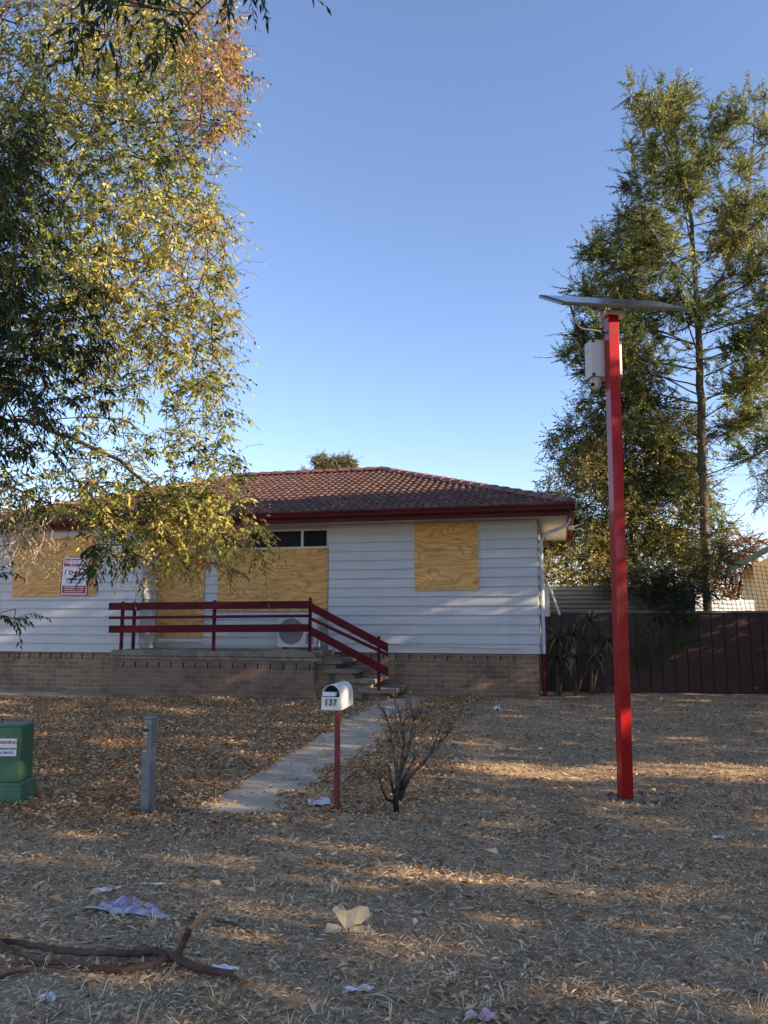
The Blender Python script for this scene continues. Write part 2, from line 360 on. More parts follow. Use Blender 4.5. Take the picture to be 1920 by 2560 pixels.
# ------------------------------------------------------------------ the house (local frame: u along the front, v into the house, z up)
TH = R(13.0); O = P(1352, 1746, 13.9); O.z = 0
UX = Vector((math.cos(TH), -math.sin(TH), 0)); VX = Vector((math.sin(TH), math.cos(TH), 0))
def HP(px, py, v=0.0):
    r = ray(px, py); t = (O.dot(VX) + v) / r.dot(VX); p = Vector((0, 0, CAMZ)) + r * t
    return (p - O).dot(UX), p.z
def hw(u, v, z): return O + UX * u + VX * v + Vector((0, 0, z))
def hthing(name, label, cat, u, v, z, group=None):
    return thing(name, label, cat, hw(u, v, z), -TH, group)
house = hthing('weatherboard_house', 'single storey white weatherboard house with brown brick base, tiled hip roof and boarded windows', 'house', 0, 0, 0)
VW, VP_, VF = -.45, .15, -1.2                    # planes: wing wall, porch wall, porch front edge
zg = HP(1195, 1267, -.66)[1]                     # gutter top
zf = zg - .19; zs = HP(1150, 1633)[1]            # fascia bottom, bottom of boards
UW = HP(350, 1560, VW)[0]; UPc = HP(822, 1500, 0)[0]; UL = -11.6; VB = 7.3
def boards(mb, A, B, z0, z1, zb=None):           # lapped boards between two (u,v) points; outside is to the right of A->B
    a = Vector((*A, 0)); b = Vector((*B, 0)); d = (b - a).normalized(); n = Vector((d.y, -d.x, 0)); h = .172
    k = 0; z = z0
    while z < z1 - .01:
        t = min(z + h, z1); o0, o1 = .034, .004
        if k == 0: o0 = .024
        q = lambda p, off, zz: p + n * off + Vector((0, 0, zz))
        sag = lambda: random.uniform(-.0008, .0008)
        mb.poly([q(a, o0, z), q(b, o0, z), q(b, o1, t + .012), q(a, o1, t + .012)])
        mb.poly([q(a, -.004, z + .012), q(b, -.004, z + .012), q(b, o0, z), q(a, o0, z)])
        mb.poly([q(b, o0, z), q(b, -.01, z), q(b, -.01, t), q(b, o1, t)]); mb.poly([q(a, -.01, z), q(a, o0, z), q(a, o1, t), q(a, -.01, t)])
        z = t; k += 1
top = zf + .03
mb = MB(); boards(mb, (UPc, 0), (0, 0), zs, top); boards(mb, (0, 0), (0, VB), zs, top)
mb.box(UPc, -.011, .011, .15, zs, top); mb.box(-.15, -.011, .15, VB, zs, top)
mb.build('weatherboard_wall', MAT['siding'], house)
mb = MB(); boards(mb, (UW, VP_), (UPc, VP_), zs + .1, top); mb.box(UW, UPc, VP_ + .011, VP_ + .1, zs, top); mb.build('porch_wall', MAT['siding'], house)
mb = MB(); boards(mb, (UL, VW), (UW, VW), zs - .03, top); boards(mb, (UW, VW), (UW, VP_), zs - .03, top)
mb.box(UL, UW - .011, VW + .011, VW + .12, zs - .03, top); mb.build('wing_wall', MAT['siding'], house)
mb = MB(); boards(mb, (0, VB), (UL, VB), zs, top); boards(mb, (UL, VB), (UL, VW), zs, top); mb.build('back_wall', MAT['siding'], house)
# brick base
base = MB().box(UPc - .3, -.02, .02, VB - .02, -.3, zs - .004).build('brick_base', MAT['brick'], house)
base2 = MB().box(UL + .02, UW - .02, VW + .02, VB - .03, -.3, zs - .034).build('brick_base', MAT['brick'], house)
vl = []; u = -.45
while u > UPc: vl.append((u - .008, u + .008, .012, .03, zs - .125, zs - .035)); u -= .24
pieces('vent_slot', vl, MAT['dark'], base)
vl = []; u = UW - 1.0
while u > UL: vl.append((u - .009, u + .009, VW + .012, VW + .03, zs - .155, zs - .06)); u -= .24
pieces('vent_slot', vl, MAT['dark'], base2)
# soffit, fascia, gutter
ev = .58; ve = -ev; ue = ev
sf = MB(); sf.box(UL - ev + .03, ue - .03, ve + .03, VB + ev - .03, zf + .032, zf + .044); sf.build('soffit', MAT['soffit'], house)
fb = MB(); fb.box(UL - ev, ue, ve - .0, ve + .024, zf, zg - .04); fb.box(ue - .024, ue, ve + .026, VB + ev, zf, zg - .04)
fb.box(UL - ev, UL - ev + .024, ve + .026, VB + ev, zf, zg - .04); fb.box(UL - ev + .026, ue - .026, VB + ev - .024, VB + ev, zf, zg - .04)
fb.build('fascia', MAT['fascia'], house)
gt = MB()
def gprof(n, p):  # gutter profile outwards along n at point p
    P2 = [(0.002, -.105), (.055, -.105), (.085, -.085), (.095, -.03), (.115, -.018), (.115, .006), (.108, .006), (.1, -.01), (.05, -.02), (.002, -.02)]
    return [p + n * a + Vector((0, 0, b)) for a, b in P2]
gt.prism(gprof(Vector((0, -1, 0)), Vector((UL - ev - .1, ve, zg))), (UL, 0, 0), (UL + (ue + .115 - UL + ev + .1), 0, 0))
gt.prism(gprof(Vector((1, 0, 0)), Vector((ue, ve + .002, zg - .002))), (0, 0, 0), (0, VB + 2 * ev, 0))
gt.build('gutter', MAT['fascia'], house)
# roof
vr = ve + 4.2; run = 4.25; zr = HP(820, 1186, vr)[1]; tp = (zr - zg) / 4.2; pit = math.atan(tp)
uR = ue - 4.2 + .0; uRL = HP(590, 1200, vr)[0]
def tiles(name, par, org, al, up, a0f, a1f, slen):
    e = .272; per = .152; V = []; Fq = []; nco = int(slen / e) + 1; nrm = al.cross(up)
    for i in range(nco):
        s0 = i * e - .02; s1 = min((i + 1) * e + .03, slen)
        if s1 <= s0: continue
        lo, hi = a0f(s0), a1f(s0); hi2, lo2 = a1f(s1), a0f(s1)
        k0 = int(math.floor(lo / per)) - 1; k1 = int(math.ceil(hi / per)) + 1; seg = 8
        cols = []
        for k in range(k0, k1):
            jz = random.uniform(-.002, .003); js = random.uniform(-.004, .004)
            for q in range(seg):
                a = (k + q / seg) * per; ph = q / seg
                h = .026 * math.sin(math.pi * min(ph / .62, 1)) ** .7 if ph < .62 else 0.0
                if a < lo - .001 or a > hi + .001: continue
                cols.append((a, h, jz, js))
        base_i = len(V)
        for a, h, jz, js in cols:
            at = min(max(a, lo2), hi2)
            V.append(org + al * a + up * (s0 + js + .03) + nrm * (-.005))
            V.append(org + al * a + up * (s0 + js) + nrm * (.038 + h * 1.15 + jz))
            V.append(org + al * at + up * s1 + nrm * (.006 + h + jz))
        for c in range(len(cols) - 1):
            b = base_i + c * 3
            Fq.append((b, b + 3, b + 4, b + 1)); Fq.append((b + 1, b + 4, b + 5, b + 2))
    return npmesh(name, np.array([tuple(v) for v in V]), np.array(Fq), MAT['tile'], par)
upf = Vector((0, math.cos(pit), math.sin(pit))); SL = 4.25 / math.cos(pit)
def cl(x): return x
uLe, uRe = uRL - 4.2, ue
roof = tiles('roof', house, Vector((0, ve - .05, zg + .0)), Vector((1, 0, 0)), upf,
             lambda s: min(uLe - .05 + s * math.cos(pit), uRL), lambda s: max(uRe + .05 - s * math.cos(pit), uR), SL)
tiles('side_slope', roof, Vector((ue + .05, 0, zg)), Vector((0, 1, 0)), Vector((-math.cos(pit), 0, math.sin(pit))),
      lambda s: ve - .05 + s * math.cos(pit), lambda s: VB + ev - s * math.cos(pit), SL)
tiles('side_slope', roof, Vector((uLe - .05, 0, zg)), Vector((0, -1, 0)), Vector((math.cos(pit), 0, math.sin(pit))),
      lambda s: -(VB + ev) + s * math.cos(pit), lambda s: .63 - s * math.cos(pit), SL)
vb2 = vr * 2 - ve
tiles('rear_slope', roof, Vector((0, VB + ev + .05, zg)), Vector((-1, 0, 0)), Vector((0, -math.cos(pit), math.sin(pit))),
      lambda s: -max(uRe + .05 - s * math.cos(pit), uR), lambda s: -min(uLe - .05 + s * math.cos(pit), uRL), SL)
def caps(A, B):
    A = Vector(A); B = Vector(B); L = (B - A).length; d = (B - A) / L; side = d.cross(Vector((0, 0, 1))).normalized(); up = side.cross(d); n = int(L / .34)
    mb = MB()
    for i in range(n + 1):
        s0 = i * .34; s1 = min(s0 + .40, L + .05)
        rings = []
        for s, lift in ((s0, .052), (s0 + .001, .060), (s1, .035)):
            w_ = .135 if lift > .04 else .12
            rings.append([A + d * s + side * (w_ * math.cos(t)) + up * (lift - .075 + (.09 if lift > .04 else .085) * math.sin(t)) for t in [math.pi * k / 8 for k in range(9)]])
        b0 = len(mb.v)
        for rg in rings: mb.v += [tuple(p) for p in rg]
        for r_ in range(2):
            for k in range(8):
                mb.f.append((b0 + r_ * 9 + k, b0 + r_ * 9 + k + 1, b0 + r_ * 9 + k + 10, b0 + r_ * 9 + k + 9)); mb.mi.append(0)
        mb.f.append(tuple(b0 + k for k in range(9))); mb.mi.append(0)
    return mb
zc = .05
caps((uRL, vr, zr + zc + .02), (uR, vr, zr + zc + .02)).build('ridge_cap', MAT['cap'], roof, smooth=False)
caps((ue + .04, ve - .04, zg + zc), (uR, vr, zr + zc)).build('hip_cap', MAT['cap'], roof)
caps((uLe - .04, ve - .04, zg + zc), (uRL, vr, zr + zc)).build('hip_cap', MAT['cap'], roof)
caps((ue + .04, VB + ev, zg + zc), (uR, vr, zr + zc)).build('hip_cap', MAT['cap'], roof)
# boarded openings
def sheet(name, x0, y0, x1, y1, v, mat, th=.02, label=None, frame=None):
    ua, za = HP(x0, y0, v); ub, zb = HP(x1, y1, v)
    m_ = MB().box(ua, ub, v - th, v, zb, za); o = m_.build(name, mat, house, bevel=.002, label=label)
    if frame:
        f = MB(); t = frame
        f.box(ua - t, ua - .002, v - .004, v + .03, zb - t, za + t); f.box(ub + .002, ub + t, v - .004, v + .03, zb - t, za + t)
        f.box(ua, ub, v - .004, v + .03, zb - t, zb - .002); f.box(ua, ub, v - .004, v + .03, za + .002, za + t)
        f.build('window_frame', MAT['trim'], o)
    # fixing screws
    for a in (ua + .04, (ua + ub) / 2, ub - .04):
        for b in (zb + .05, (za + zb) / 2, za - .05):
            MB().tube([(a, v - th - .002, b), (a, v - th + .002, b)], .006, 6).build('screw', MAT['galv'], o)
    return o
sheet('plywood_board', 1036, 1311, 1197, 1475, -.026, MAT['ply'], label='square plywood board over the bedroom window', frame=.012)
wb = sheet('plywood_board', 41, 1343, 240, 1490, VW - .026, MAT['ply3'], label='wide plywood board behind the red and white sign')
sheet('plywood_board', 402, 1335, 507, 1594, VP_ - .03, MAT['ply3'], label='tall plywood board over the front door')
pwb = sheet('plywood_board', 548, 1371, 820, 1528, VP_ - .03, MAT['ply2'], label='large plywood board over the porch window')
# door threshold and transom windows
ua, za = HP(397, 1596, VP_ - .03); ub, zb = HP(508, 1605, VP_ - .03)
MB().box(ua, ub, VP_ - .09, VP_ - .03, zb, za).build('door_sill', MAT['trim'], house, bevel=.003)
ua, za = HP(548, 1333, VP_ - .03); ub, zb = HP(821, 1369, VP_ - .03); v = VP_ - .03
wf = MB(); e = .035
cuts = [ua, HP(612, 1340, v)[0], HP(757, 1340, v)[0], ub]
wf.box(ua - e, ub + e, v - .03, v + .02, za, za + e); wf.box(ua - e, ub + e, v - .03, v + .02, zb - .01, zb + e * .6)
for c in cuts: wf.box(c - e * .7, c + e * .7, v - .032, v + .02, zb + e * .6, za)
win = wf.build('transom_window', MAT['trim'], house)
for a, b in zip(cuts[:-1], cuts[1:]):
    MB().box(a + e * .7, b - e * .7, v - .005, v + .01, zb + e * .6, za).build('pane', MAT['glass'], win)
# conduit, meter box, downpipe and loose pipe
cp = [HP(971, 1608, -.05), HP(1060, 1614, -.05), HP(1150, 1617, -.05), HP(1230, 1620, -.05), HP(1300, 1621, -.05)]
MB().tube([(a, -.045, b) for a, b in cp], .011, 6).build('wall_pipe', MAT['trim'], house)
dz = lambda px, py, v: (*HP(px, py, v)[:1], v, HP(px, py, v)[1])
uD = .075; dp = MB()
z_s = HP(1344, 1335, -.05)[1]
dp.tube([(ue + .03, .45, zg - .1), (ue - .05, .42, zf - .06), (uD + .1, .12, z_s + .02), (uD, .07, z_s - .12), (uD, .07, zs + .0)], .035, 8)
dpo = dp.build('downpipe', MAT['trim'], house, smooth=False)
MB().tube([(uD, .07, zs - .005), (uD, .07, .16)], .036, 8).build('lower_pipe', MAT['fascia'], dpo)
MB().box(-.02, .42, -.08, .24, 0, .15).build('pipe_footing', MAT['slab'], dpo, bevel=.012)
mbx = MB().box(.03, .19, .35, .75, 1.55, 2.12); mbx.build('meter_box', MAT['trim'], house, bevel=.006)
MB().tube([(.16, .3, 2.14), (.22, .3, 2.05), (.37, .3, 1.58)], .022, 6).build('loose_pipe', MAT['trim'], house)
br = MB(); br.tube([(ue + .09, 1.6, zg - .15), (ue + .2, 1.62, zg - .1), (ue + .3, 1.6, zg - .05)], .012, 6); br.tube([(ue + .09, 1.65, zg - .2), (ue + .24, 1.66, zg - .16), (ue + .3, 1.7, zg - .22)], .008, 6)
br.box(ue - .03, ue + .12, 1.58, 1.66, zg - .19, zg - .11); br.build('service_bracket', MAT['grey_plastic'], house)
sw = MB().box(.02, .05, 1.6, 2.7, 2.2, 3.1); sw.build('side_window', MAT['trim'], house, bevel=.004)
# porch
ztop = HP(700, 1629, VF)[1]; UPL = HP(276, 1660, VF)[0]; UPR = HP(787, 1660, VF)[0]
porch = MB().box(UPL, UPR, VF, VP_ + .0, ztop - .10, ztop).box(UPL + .03, UPR + .12, VF + .02, -.03, ztop - .17, ztop - .102).build('porch', MAT['slab'], house, bevel=.012)
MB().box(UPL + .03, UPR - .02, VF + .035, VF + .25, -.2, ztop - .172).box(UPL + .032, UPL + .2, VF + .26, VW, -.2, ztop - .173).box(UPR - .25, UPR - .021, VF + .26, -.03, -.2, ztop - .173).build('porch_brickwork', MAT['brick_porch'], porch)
vl = []; u = UPL + .25
while u < UPR - .1: vl.append((u - .009, u + .009, VF + .026, VF + .045, ztop - .31, ztop - .21)); u += .24
pieces('vent_slot', vl, MAT['dark'], porch)
rise = (ztop - .12) / 5
for i, (xa, xb, yt) in enumerate(((768, 868, 1641), (808, 906, 1664), (850, 942, 1689), (891, 983, 1714))):
    a = HP(xa, yt + 10, VF + .1)[0]; zt = HP(xa, yt + 8, VF + .12)[1] + .0
    b = a + .62 if i < 3 else a + .68
    st = MB().box(a, b, VF + .1, -.035, zt - .075, zt).build('step', MAT['slab'], porch, bevel=.014)
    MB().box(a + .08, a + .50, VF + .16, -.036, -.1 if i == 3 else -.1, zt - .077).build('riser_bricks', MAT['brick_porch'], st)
# railing
RA = MB(); vR = VF + .06
def rail(mb, x0, y0, x1, y1, h, v, th=.04, y1b=None):
    a, za = HP(x0, y0, v); b, zb = HP(x1, y1, v)
    mb.prism([(a, v - th, za), (a, v, za), (a, v, za - h), (a, v - th, za - h)], (a, 0, za), (b, 0, zb))
railing = MB()
a, za = HP(537, 1506, vR + .03); railing.box(a - .025, a + .025, vR + .005, vR + .055, ztop - .01, za + .04)
railing = railing.build('railing', MAT['rail'], house, bevel=.003)
for (y0, y1, h) in ((1507, 1502, .135), (1541, 1536, .052), (1564, 1560, .135)):
    m_ = MB(); rail(m_, 275, y0, 774, y1, h, vR); m_.build('rail', MAT['rail'], railing, bevel=.003)
for (y0, y1, h) in ((1506, 1609, .148), (1542, 1633, .058), (1566, 1669, .148)):
    m_ = MB(); rail(m_, 777, y0, 971, y1, h, vR - .002); m_.build('rail', MAT['rail'], railing, bevel=.003)
for px, py, vv in ((308, 1504, vR + .03), (776, 1494, vR + .03)):
    a, za = HP(px, py, vv); MB().box(a - .025, a + .025, vR + .004, vR + .054, ztop - .01, za).build('post', MAT['rail'], railing, bevel=.003)
a, za = HP(337, 1505, -.7); MB().box(a - .025, a + .025, -.72, -.67, ztop - .01, za).build('post', MAT['rail'], railing, bevel=.003)
aL = HP(308, 1504, vR)[0]
for y0, h in ((1508, .13), (1541, .052), (1564, .13)):
    z = HP(290, y0, vR)[1]; MB().box(aL - .06, aL - .03, vR + .06, VW - .03, z - h, z - .002).build('side_rail', MAT['rail'], railing)
a, za = HP(947, 1590, vR + .03); zb = HP(947, 1716, vR + .03)[1]
MB().box(a - .024, a + .024, vR + .004, vR + .052, zb - .06, za).build('post', MAT['rail'], railing, bevel=.003)

# air conditioner standing on the porch
a, za = HP(694, 1547, -.25); b, zb = HP(790, 1612, -.25)
ac = hthing('air_conditioner', 'white split system air conditioner unit on the porch under the large plywood board', 'air conditioner', (a + b) / 2, -.12, ztop)
W_ = (b - a) * .5; H_ = .62
MB().box(-W_, W_, -.14, .14, .04, H_).build('casing', MAT['trim'], ac, bevel=.012)
pieces('foot', [(-W_ + .05, -W_ + .11, -.13, .13, 0, .04), (W_ - .11, W_ - .05, -.13, .13, 0, .04)], MAT['grey_plastic'], ac)
fc = MB(); cx = -W_ * .28; cz = .34
fc.tube([(cx, -.1435, cz), (cx, -.141, cz)], .245, 28); fc.build('fan_opening', M('fan grey', (.24, .25, .26), (.19, .20, .21), 6, .6), ac)  # plain grey disc for the fan
gr = MB()
for k in range(1, 9):
    r_ = .03 * k; gr.tube([(cx + r_ * math.cos(t), -.150, cz + r_ * math.sin(t)) for t in [2 * math.pi * q / 24 for q in range(25)]], .003, 4, caps=False)
for k in range(8):
    t = math.pi * k / 8; gr.tube([(cx - .25 * math.cos(t), -.149, cz - .25 * math.sin(t)), (cx + .25 * math.cos(t), -.149, cz + .25 * math.sin(t))], .003, 4)
gr.build('fan_grille', MAT['grey_plastic'], ac)
MB().box(W_ - .2, W_ - .04, -.146, -.14, .1, .3).build('service_panel', MAT['grey_plastic'], ac)

# ------------------------------------------------------------------ text
def text(body, size, M4, mat, parent, name='lettering', align='CENTER', off=0.0, shear=0.0, wscale=1.0):
    cu = bpy.data.curves.new(name, 'FONT'); cu.body = body; cu.size = size; cu.align_x = align; cu.align_y = 'CENTER'; cu.offset = off; cu.shear = shear
    cu.extrude = .0004; cu.resolution_u = 4
    to = bpy.data.objects.new('tmp', cu); C.objects.link(to); bpy.context.view_layer.update()
    me = bpy.data.meshes.new_from_object(to.evaluated_get(bpy.context.evaluated_depsgraph_get()))
    bpy.data.objects.remove(to)
    me.transform(M4 @ Matrix.Diagonal((wscale, 1, 1, 1))); me.name = name
    me.materials.clear()
    return link(name, me, mat, parent)
FR = Matrix.Rotation(R(90), 4, 'X')           # xy text stood upright facing -y
def TM(x, y, z): return Matrix.Translation((x, y, z)) @ FR
MAT['sign_red'] = M('sign red', (.28, .012, .03), (.25, .012, .028), 5, .4)
MAT['sign_white'] = M('sign white', (.72, .74, .78), (.68, .70, .74), 5, .4)
MAT['ink'] = M('black ink', (.015, .015, .02), (.02, .02, .025), 5, .5)
MAT['wtext'] = M('white print', (.7, .7, .72), (.68, .68, .7), 5, .5)
ua, za = HP(156, 1393, VW - .05); ub, zb = HP(219, 1488, VW - .05)
sg = hthing('warning_sign', 'red and white warning sign with phone number screwed to the plywood on the left wing', 'sign', (ua + ub) / 2, VW - .048, (za + zb) / 2)
sw_, sh_ = (ub - ua) / 2, (za - zb) / 2; sg.rotation_euler = (0, R(1.2), -TH)
MB().box(-sw_, sw_, -.004, 0, -sh_, sh_).build('backing', MAT['sign_red'], sg)
MB().box(-sw_ * .92, sw_ * .92, -.006, -.0042, -sh_ * .96, sh_ * .96).build('panel', MAT['sign_white'], sg)
MB().box(-sw_ * .86, sw_ * .86, -.008, -.0062, sh_ * .50, sh_ * .90).build('panel', MAT['sign_red'], sg, label='red band at the top of the sign')
MB().box(-sw_ * .86, sw_ * .86, -.008, -.0062, -sh_ * .90, -sh_ * .5).build('panel', MAT['sign_red'], sg, label='red band at the bottom of the sign')
S = sh_
text('WARNING', S * .31, TM(0, -.009, S * .72), MAT['wtext'], sg, off=.006, wscale=.88)
text('CCTV SURVEILLANCE', S * .07, TM(0, -.009, S * .55), MAT['wtext'], sg)
text('i', S * .42, TM(-sw_ * .74, -.0085, S * .2), MAT['sign_red'], sg, off=.004, shear=.3)
text('Detect', S * .30, TM(sw_ * .12, -.0085, S * .17), MAT['sign_red'], sg, off=.006, wscale=1.1)
text('electronic security', S * .075, TM(sw_ * .1, -.0085, S * .02), MAT['ink'], sg)
text('1300 130 125', S * .19, TM(0, -.0085, -S * .18), MAT['ink'], sg, off=.003)
text('www.idetectgroup.com.au', S * .095, TM(0, -.0085, -S * .34), MAT['ink'], sg, off=.001)
for k, t in enumerate(('THESE PREMISES ARE UNDER', 'MONITORED CCTV & VIDEO', 'ALARM SURVEILLANCE 24/7')):
    text(t, S * .088, TM(0, -.009, -S * (.58 + .115 * k)), MAT['wtext'], sg, off=.0008)

# ------------------------------------------------------------------ mailbox
p = G(842, 2024)
mbx = thing('letterbox', 'white arched metal letterbox numbered 137 on a thin red post beside the path', 'letterbox', p, R(-13))
MB().box(-.019, .019, -.019, .019, -.05, .80).build('post', M('red post paint', (.20, .022, .028), (.12, .02, .022), 7, .5, .2, 40), mbx, bevel=.003)
bw, bl, bh, zb = .072, .19, .12, .80
def arch(y, ins=0.0, zbase=None, w=bw):
    zz = zb if zbase is None else zbase
    pts = [(-w + ins, y, zz + ins)] + [((-w + ins) * math.cos(t), y, zb + bh + (w - ins) * math.sin(t)) for t in [math.pi * k / 14 for k in range(15)]] + [(w - ins, y, zz + ins)]
    return pts
sh = MB(); f_, b_ = arch(-bl), arch(bl); fi, bi = arch(-bl, .004), arch(bl, .004)
for A_, B_, fl in ((f_, b_, 0), (fi, bi, 1)):
    for k in range(len(A_)):
        j = (k + 1) % len(A_); q = [A_[k], A_[j], B_[j], B_[k]]; sh.poly(q[::-1] if fl else q)
for k in range(len(f_)):
    j = (k + 1) % len(f_); sh.poly([f_[k], f_[j], fi[j], fi[k]])
sh.poly(b_); sh.build('box_shell', MAT['white'], mbx, smooth=False)
MB().box(-bw - .003, bw + .003, -bl - .012, -bl + .03, zb - .004, zb + bh * .80).build('front_plate', MAT['white'], mbx, bevel=.003)
MB().poly(arch(-bl + .05, .006)).build('inner_shadow', MAT['dark'], mbx)
MB().box(-bw * .9, bw * .55, -bl - .02, -bl + .16, zb + bh * .85, zb + bh * .85 + .032).build('rolled_paper', MAT['paper'], mbx, bevel=.006)
MB().box(-bw - .004, bw + .004, bl - .006, bl + .008, zb - .004, zb + bh).box(-bw * .8, bw * .8, -.1, .1, zb - .014, zb - .003).build('rear_rim', MAT['white'], mbx)
plm = M('number plate cream', (.55, .53, .42), (.5, .48, .38), 9, .5)
for i, ch in enumerate('137'):
    xx = -.033 + .036 * i
    MB().box(xx - .016, xx + .016, -bl - .0145, -bl - .012, zb + .024, zb + .085).build('number_tile', plm, mbx)
    text(ch, .068, TM(xx, -bl - .0152, zb + .055), MAT['ink'], mbx, name='number', off=.0022, wscale=.8)

# ------------------------------------------------------------------ galvanised marker bollard
p = G(367, 2030)
bo = thing('marker_post', 'square galvanised steel marker post with an orange label standing in brown leaves', 'marker post', p, R(-20))
MB().box(-.039, .039, -.039, .039, -.05, .72).build('post', MAT['galv'], bo, bevel=.004)
MB().box(-.041, .041, -.041, .041, .722, .735).build('cap', MAT['galv'], bo, bevel=.003)
MB().box(-.0395, .0395, -.0400, -.0392, .17, .174).build('seam', MAT['dark'], bo)
lab = MB().box(-.034, .018, -.0415, -.0393, .46, .68).build('label_plate', M('orange label', (.30, .15, .05), (.24, .12, .045), 20, .5), bo)
MB().box(-.034, .018, -.0425, -.0416, .625, .645).build('black_band', MAT['ink'], lab)
mw = M('label print', (.45, .42, .36), (.38, .35, .28), 60, .6)
for z0, z1, x0, x1 in ((.60, .62, -.028, .012), (.575, .59, -.024, .008), (.555, .56, -.028, .006), (.535, .54, -.028, .010), (.52, .524, -.028, .008), (.466, .482, -.03, .012), (.65, .67, -.026, -.006)):
    MB().box(x0, x1, -.0425, -.0416, z0, z1).build('printed_patch', mw, lab)

# ------------------------------------------------------------------ green electricity pillar
GREEN = M('green cabinet paint', (.06, .145, .078), (.048, .115, .062), 5, .45, .15, 60)
GREEN2 = M('green plinth', (.07, .17, .10), (.05, .13, .075), 6, .5, .3, 60)
p = G(22, 1998)
ep = thing('electricity_pillar', 'dark green underground electricity cabinet on a flared plinth at the left edge', 'electricity cabinet', p, R(0))
def frust(mb, a0, b0, z0, a1, b1, z1):
    q = [(sx * a, sy * b, z) for (a, b, z) in ((a0, b0, z0), (a1, b1, z1)) for sx, sy in ((-1, -1), (1, -1), (1, 1), (-1, 1))]
    n = len(mb.v); mb.v += q
    for f in ((3, 2, 1, 0), (4, 5, 6, 7), (0, 1, 5, 4), (1, 2, 6, 5), (2, 3, 7, 6), (3, 0, 4, 7)): mb.f.append(tuple(n + i for i in f)); mb.mi.append(0)
m_ = MB(); frust(m_, .175, .165, -.05, .160, .15, .13); frust(m_, .160, .15, .131, .140, .13, .16); m_.build('plinth', GREEN2, ep, bevel=.006)
m_ = MB(); frust(m_, .134, .125, .161, .126, .118, .60); m_.build('cabinet', GREEN, ep, bevel=.008)
m_ = MB(); frust(m_, .126, .118, .601, .106, .096, .622); m_.build('lid', GREEN2, ep, bevel=.006)
MB().box(-.03, .03, -.124, -.116, .555, .568).build('handle_slot', GREEN2, ep)
MB().box(-.095, .098, -.131, -.1255, .37, .51).build('warning_label', MAT['sign_white'], ep, bevel=.004)
for t, s, z, mt, o_ in (('WARNING', .042, .48, MAT['sign_red'], .0012), ('UNDERGROUND', .0245, .430, MAT['ink'], .0008), ('ELECTRICITY', .0245, .398, MAT['ink'], .0008)):
    text(t, s, TM(.004, -.1318, z), mt, ep, off=o_)
MB().box(-.085, .09, -.1325, -.1315, .453, .4545).build('label_rule', MAT['sign_red'], ep)

# ------------------------------------------------------------------ red pole with solar panel, cabinet and dome camera
REDP = M('glossy red pole paint', (.30, .004, .006), (.25, .004, .006), 2, .38, .02, 5, spec=.15)
REDP.node_tree.nodes['Principled BSDF'].inputs['Coat Weight'].default_value = .45; REDP.node_tree.nodes['Principled BSDF'].inputs['Coat Roughness'].default_value = .06; REDP.node_tree.nodes['Principled BSDF'].inputs['Coat IOR'].default_value = 1.45
pb = G(1564, 1999); pt_ = P(1527, 780, pb.y)
pol = thing('camera_pole', 'tall bright red square pole carrying a solar panel, grey cabinet and dome camera', 'camera pole', pb, R(10))
Lp = (pt_ - pb).length; ax = (pt_ - pb); pol.rotation_mode = 'XYZ'
tiltx = math.atan2(ax.x, ax.z)
pol.rotation_euler = (Matrix.Rotation(tiltx, 3, 'Y') @ Matrix.Rotation(R(10), 3, 'Z')).to_euler()
hp_ = .050
MB().box(-hp_, hp_, -hp_, hp_, -.1, Lp).build('post', REDP, pol, bevel=.004)
fm = MB(); fm.poly([((.17 + .03 * math.sin(3 * t) + .02 * math.sin(7 * t + 1)) * math.cos(t), (.15 + .025 * math.sin(4 * t + 2)) * math.sin(t), .010) for t in [2 * math.pi * k / 40 for k in range(40)]])
fm.build('footing', M('muddy concrete', (.30, .27, .23), (.17, .14, .11), 18, .95, .8, 60), pol)
# cabinet behind the post (hangs on the far left side)
cab = MB().box(-.17, .13, hp_ + .012, hp_ + .16, Lp - .60, Lp - .25).build('cabinet', MAT['grey_plastic'] if 0 else M('cabinet grey', (.50, .51, .50), (.43, .44, .43), 6, .5), pol, bevel=.006)
hl_ = []
for x in (-.155, .115):
    for z in (Lp - .585, Lp - .265): hl_.append((x - .014, x + .014, hp_ + .006, hp_ + .0115, z - .014, z + .014))
pieces('cabinet_latch', hl_, MAT['ink'], cab)
sc_ = MB(); sc_.tube([(-.1705, hp_ + .08, Lp - .34), (-.174, hp_ + .08, Lp - .34)], .006, 8); sc_.tube([(-.1705, hp_ + .12, Lp - .355), (-.174, hp_ + .12, Lp - .355)], .006, 8); sc_.build('cable_hole', MAT['ink'], cab)
dm = MB(); n = 10
prof = [(.052, 0), (.052, -.02), (.046, -.035), (.044, -.065), (.036, -.092), (.020, -.108), (.002, -.114)]
cxd, cyd, czd = -.10, hp_ + .085, Lp - .602
for r_, z in prof: pass
rings = [[(cxd + r_ * math.cos(2 * math.pi * k / 20), cyd + r_ * math.sin(2 * math.pi * k / 20), czd + z) for k in range(20)] for r_, z in prof]
b0 = 0
for rg in rings: dm.v += rg
for i in range(len(rings) - 1):
    for k in range(20): dm.f.append((i * 20 + k, i * 20 + (k + 1) % 20, (i + 1) * 20 + (k + 1) % 20, (i + 1) * 20 + k)); dm.mi.append(0)
cd_ = dm.build('dome_camera', M('camera housing', (.42, .40, .38), (.36, .34, .32), 6, .35), pol, smooth=True)
MB().tube([(cxd - .036, cyd - .016, czd - .06), (cxd - .047, cyd - .024, czd - .067)], .016, 12).build('lens', MAT['glass'], cd_)
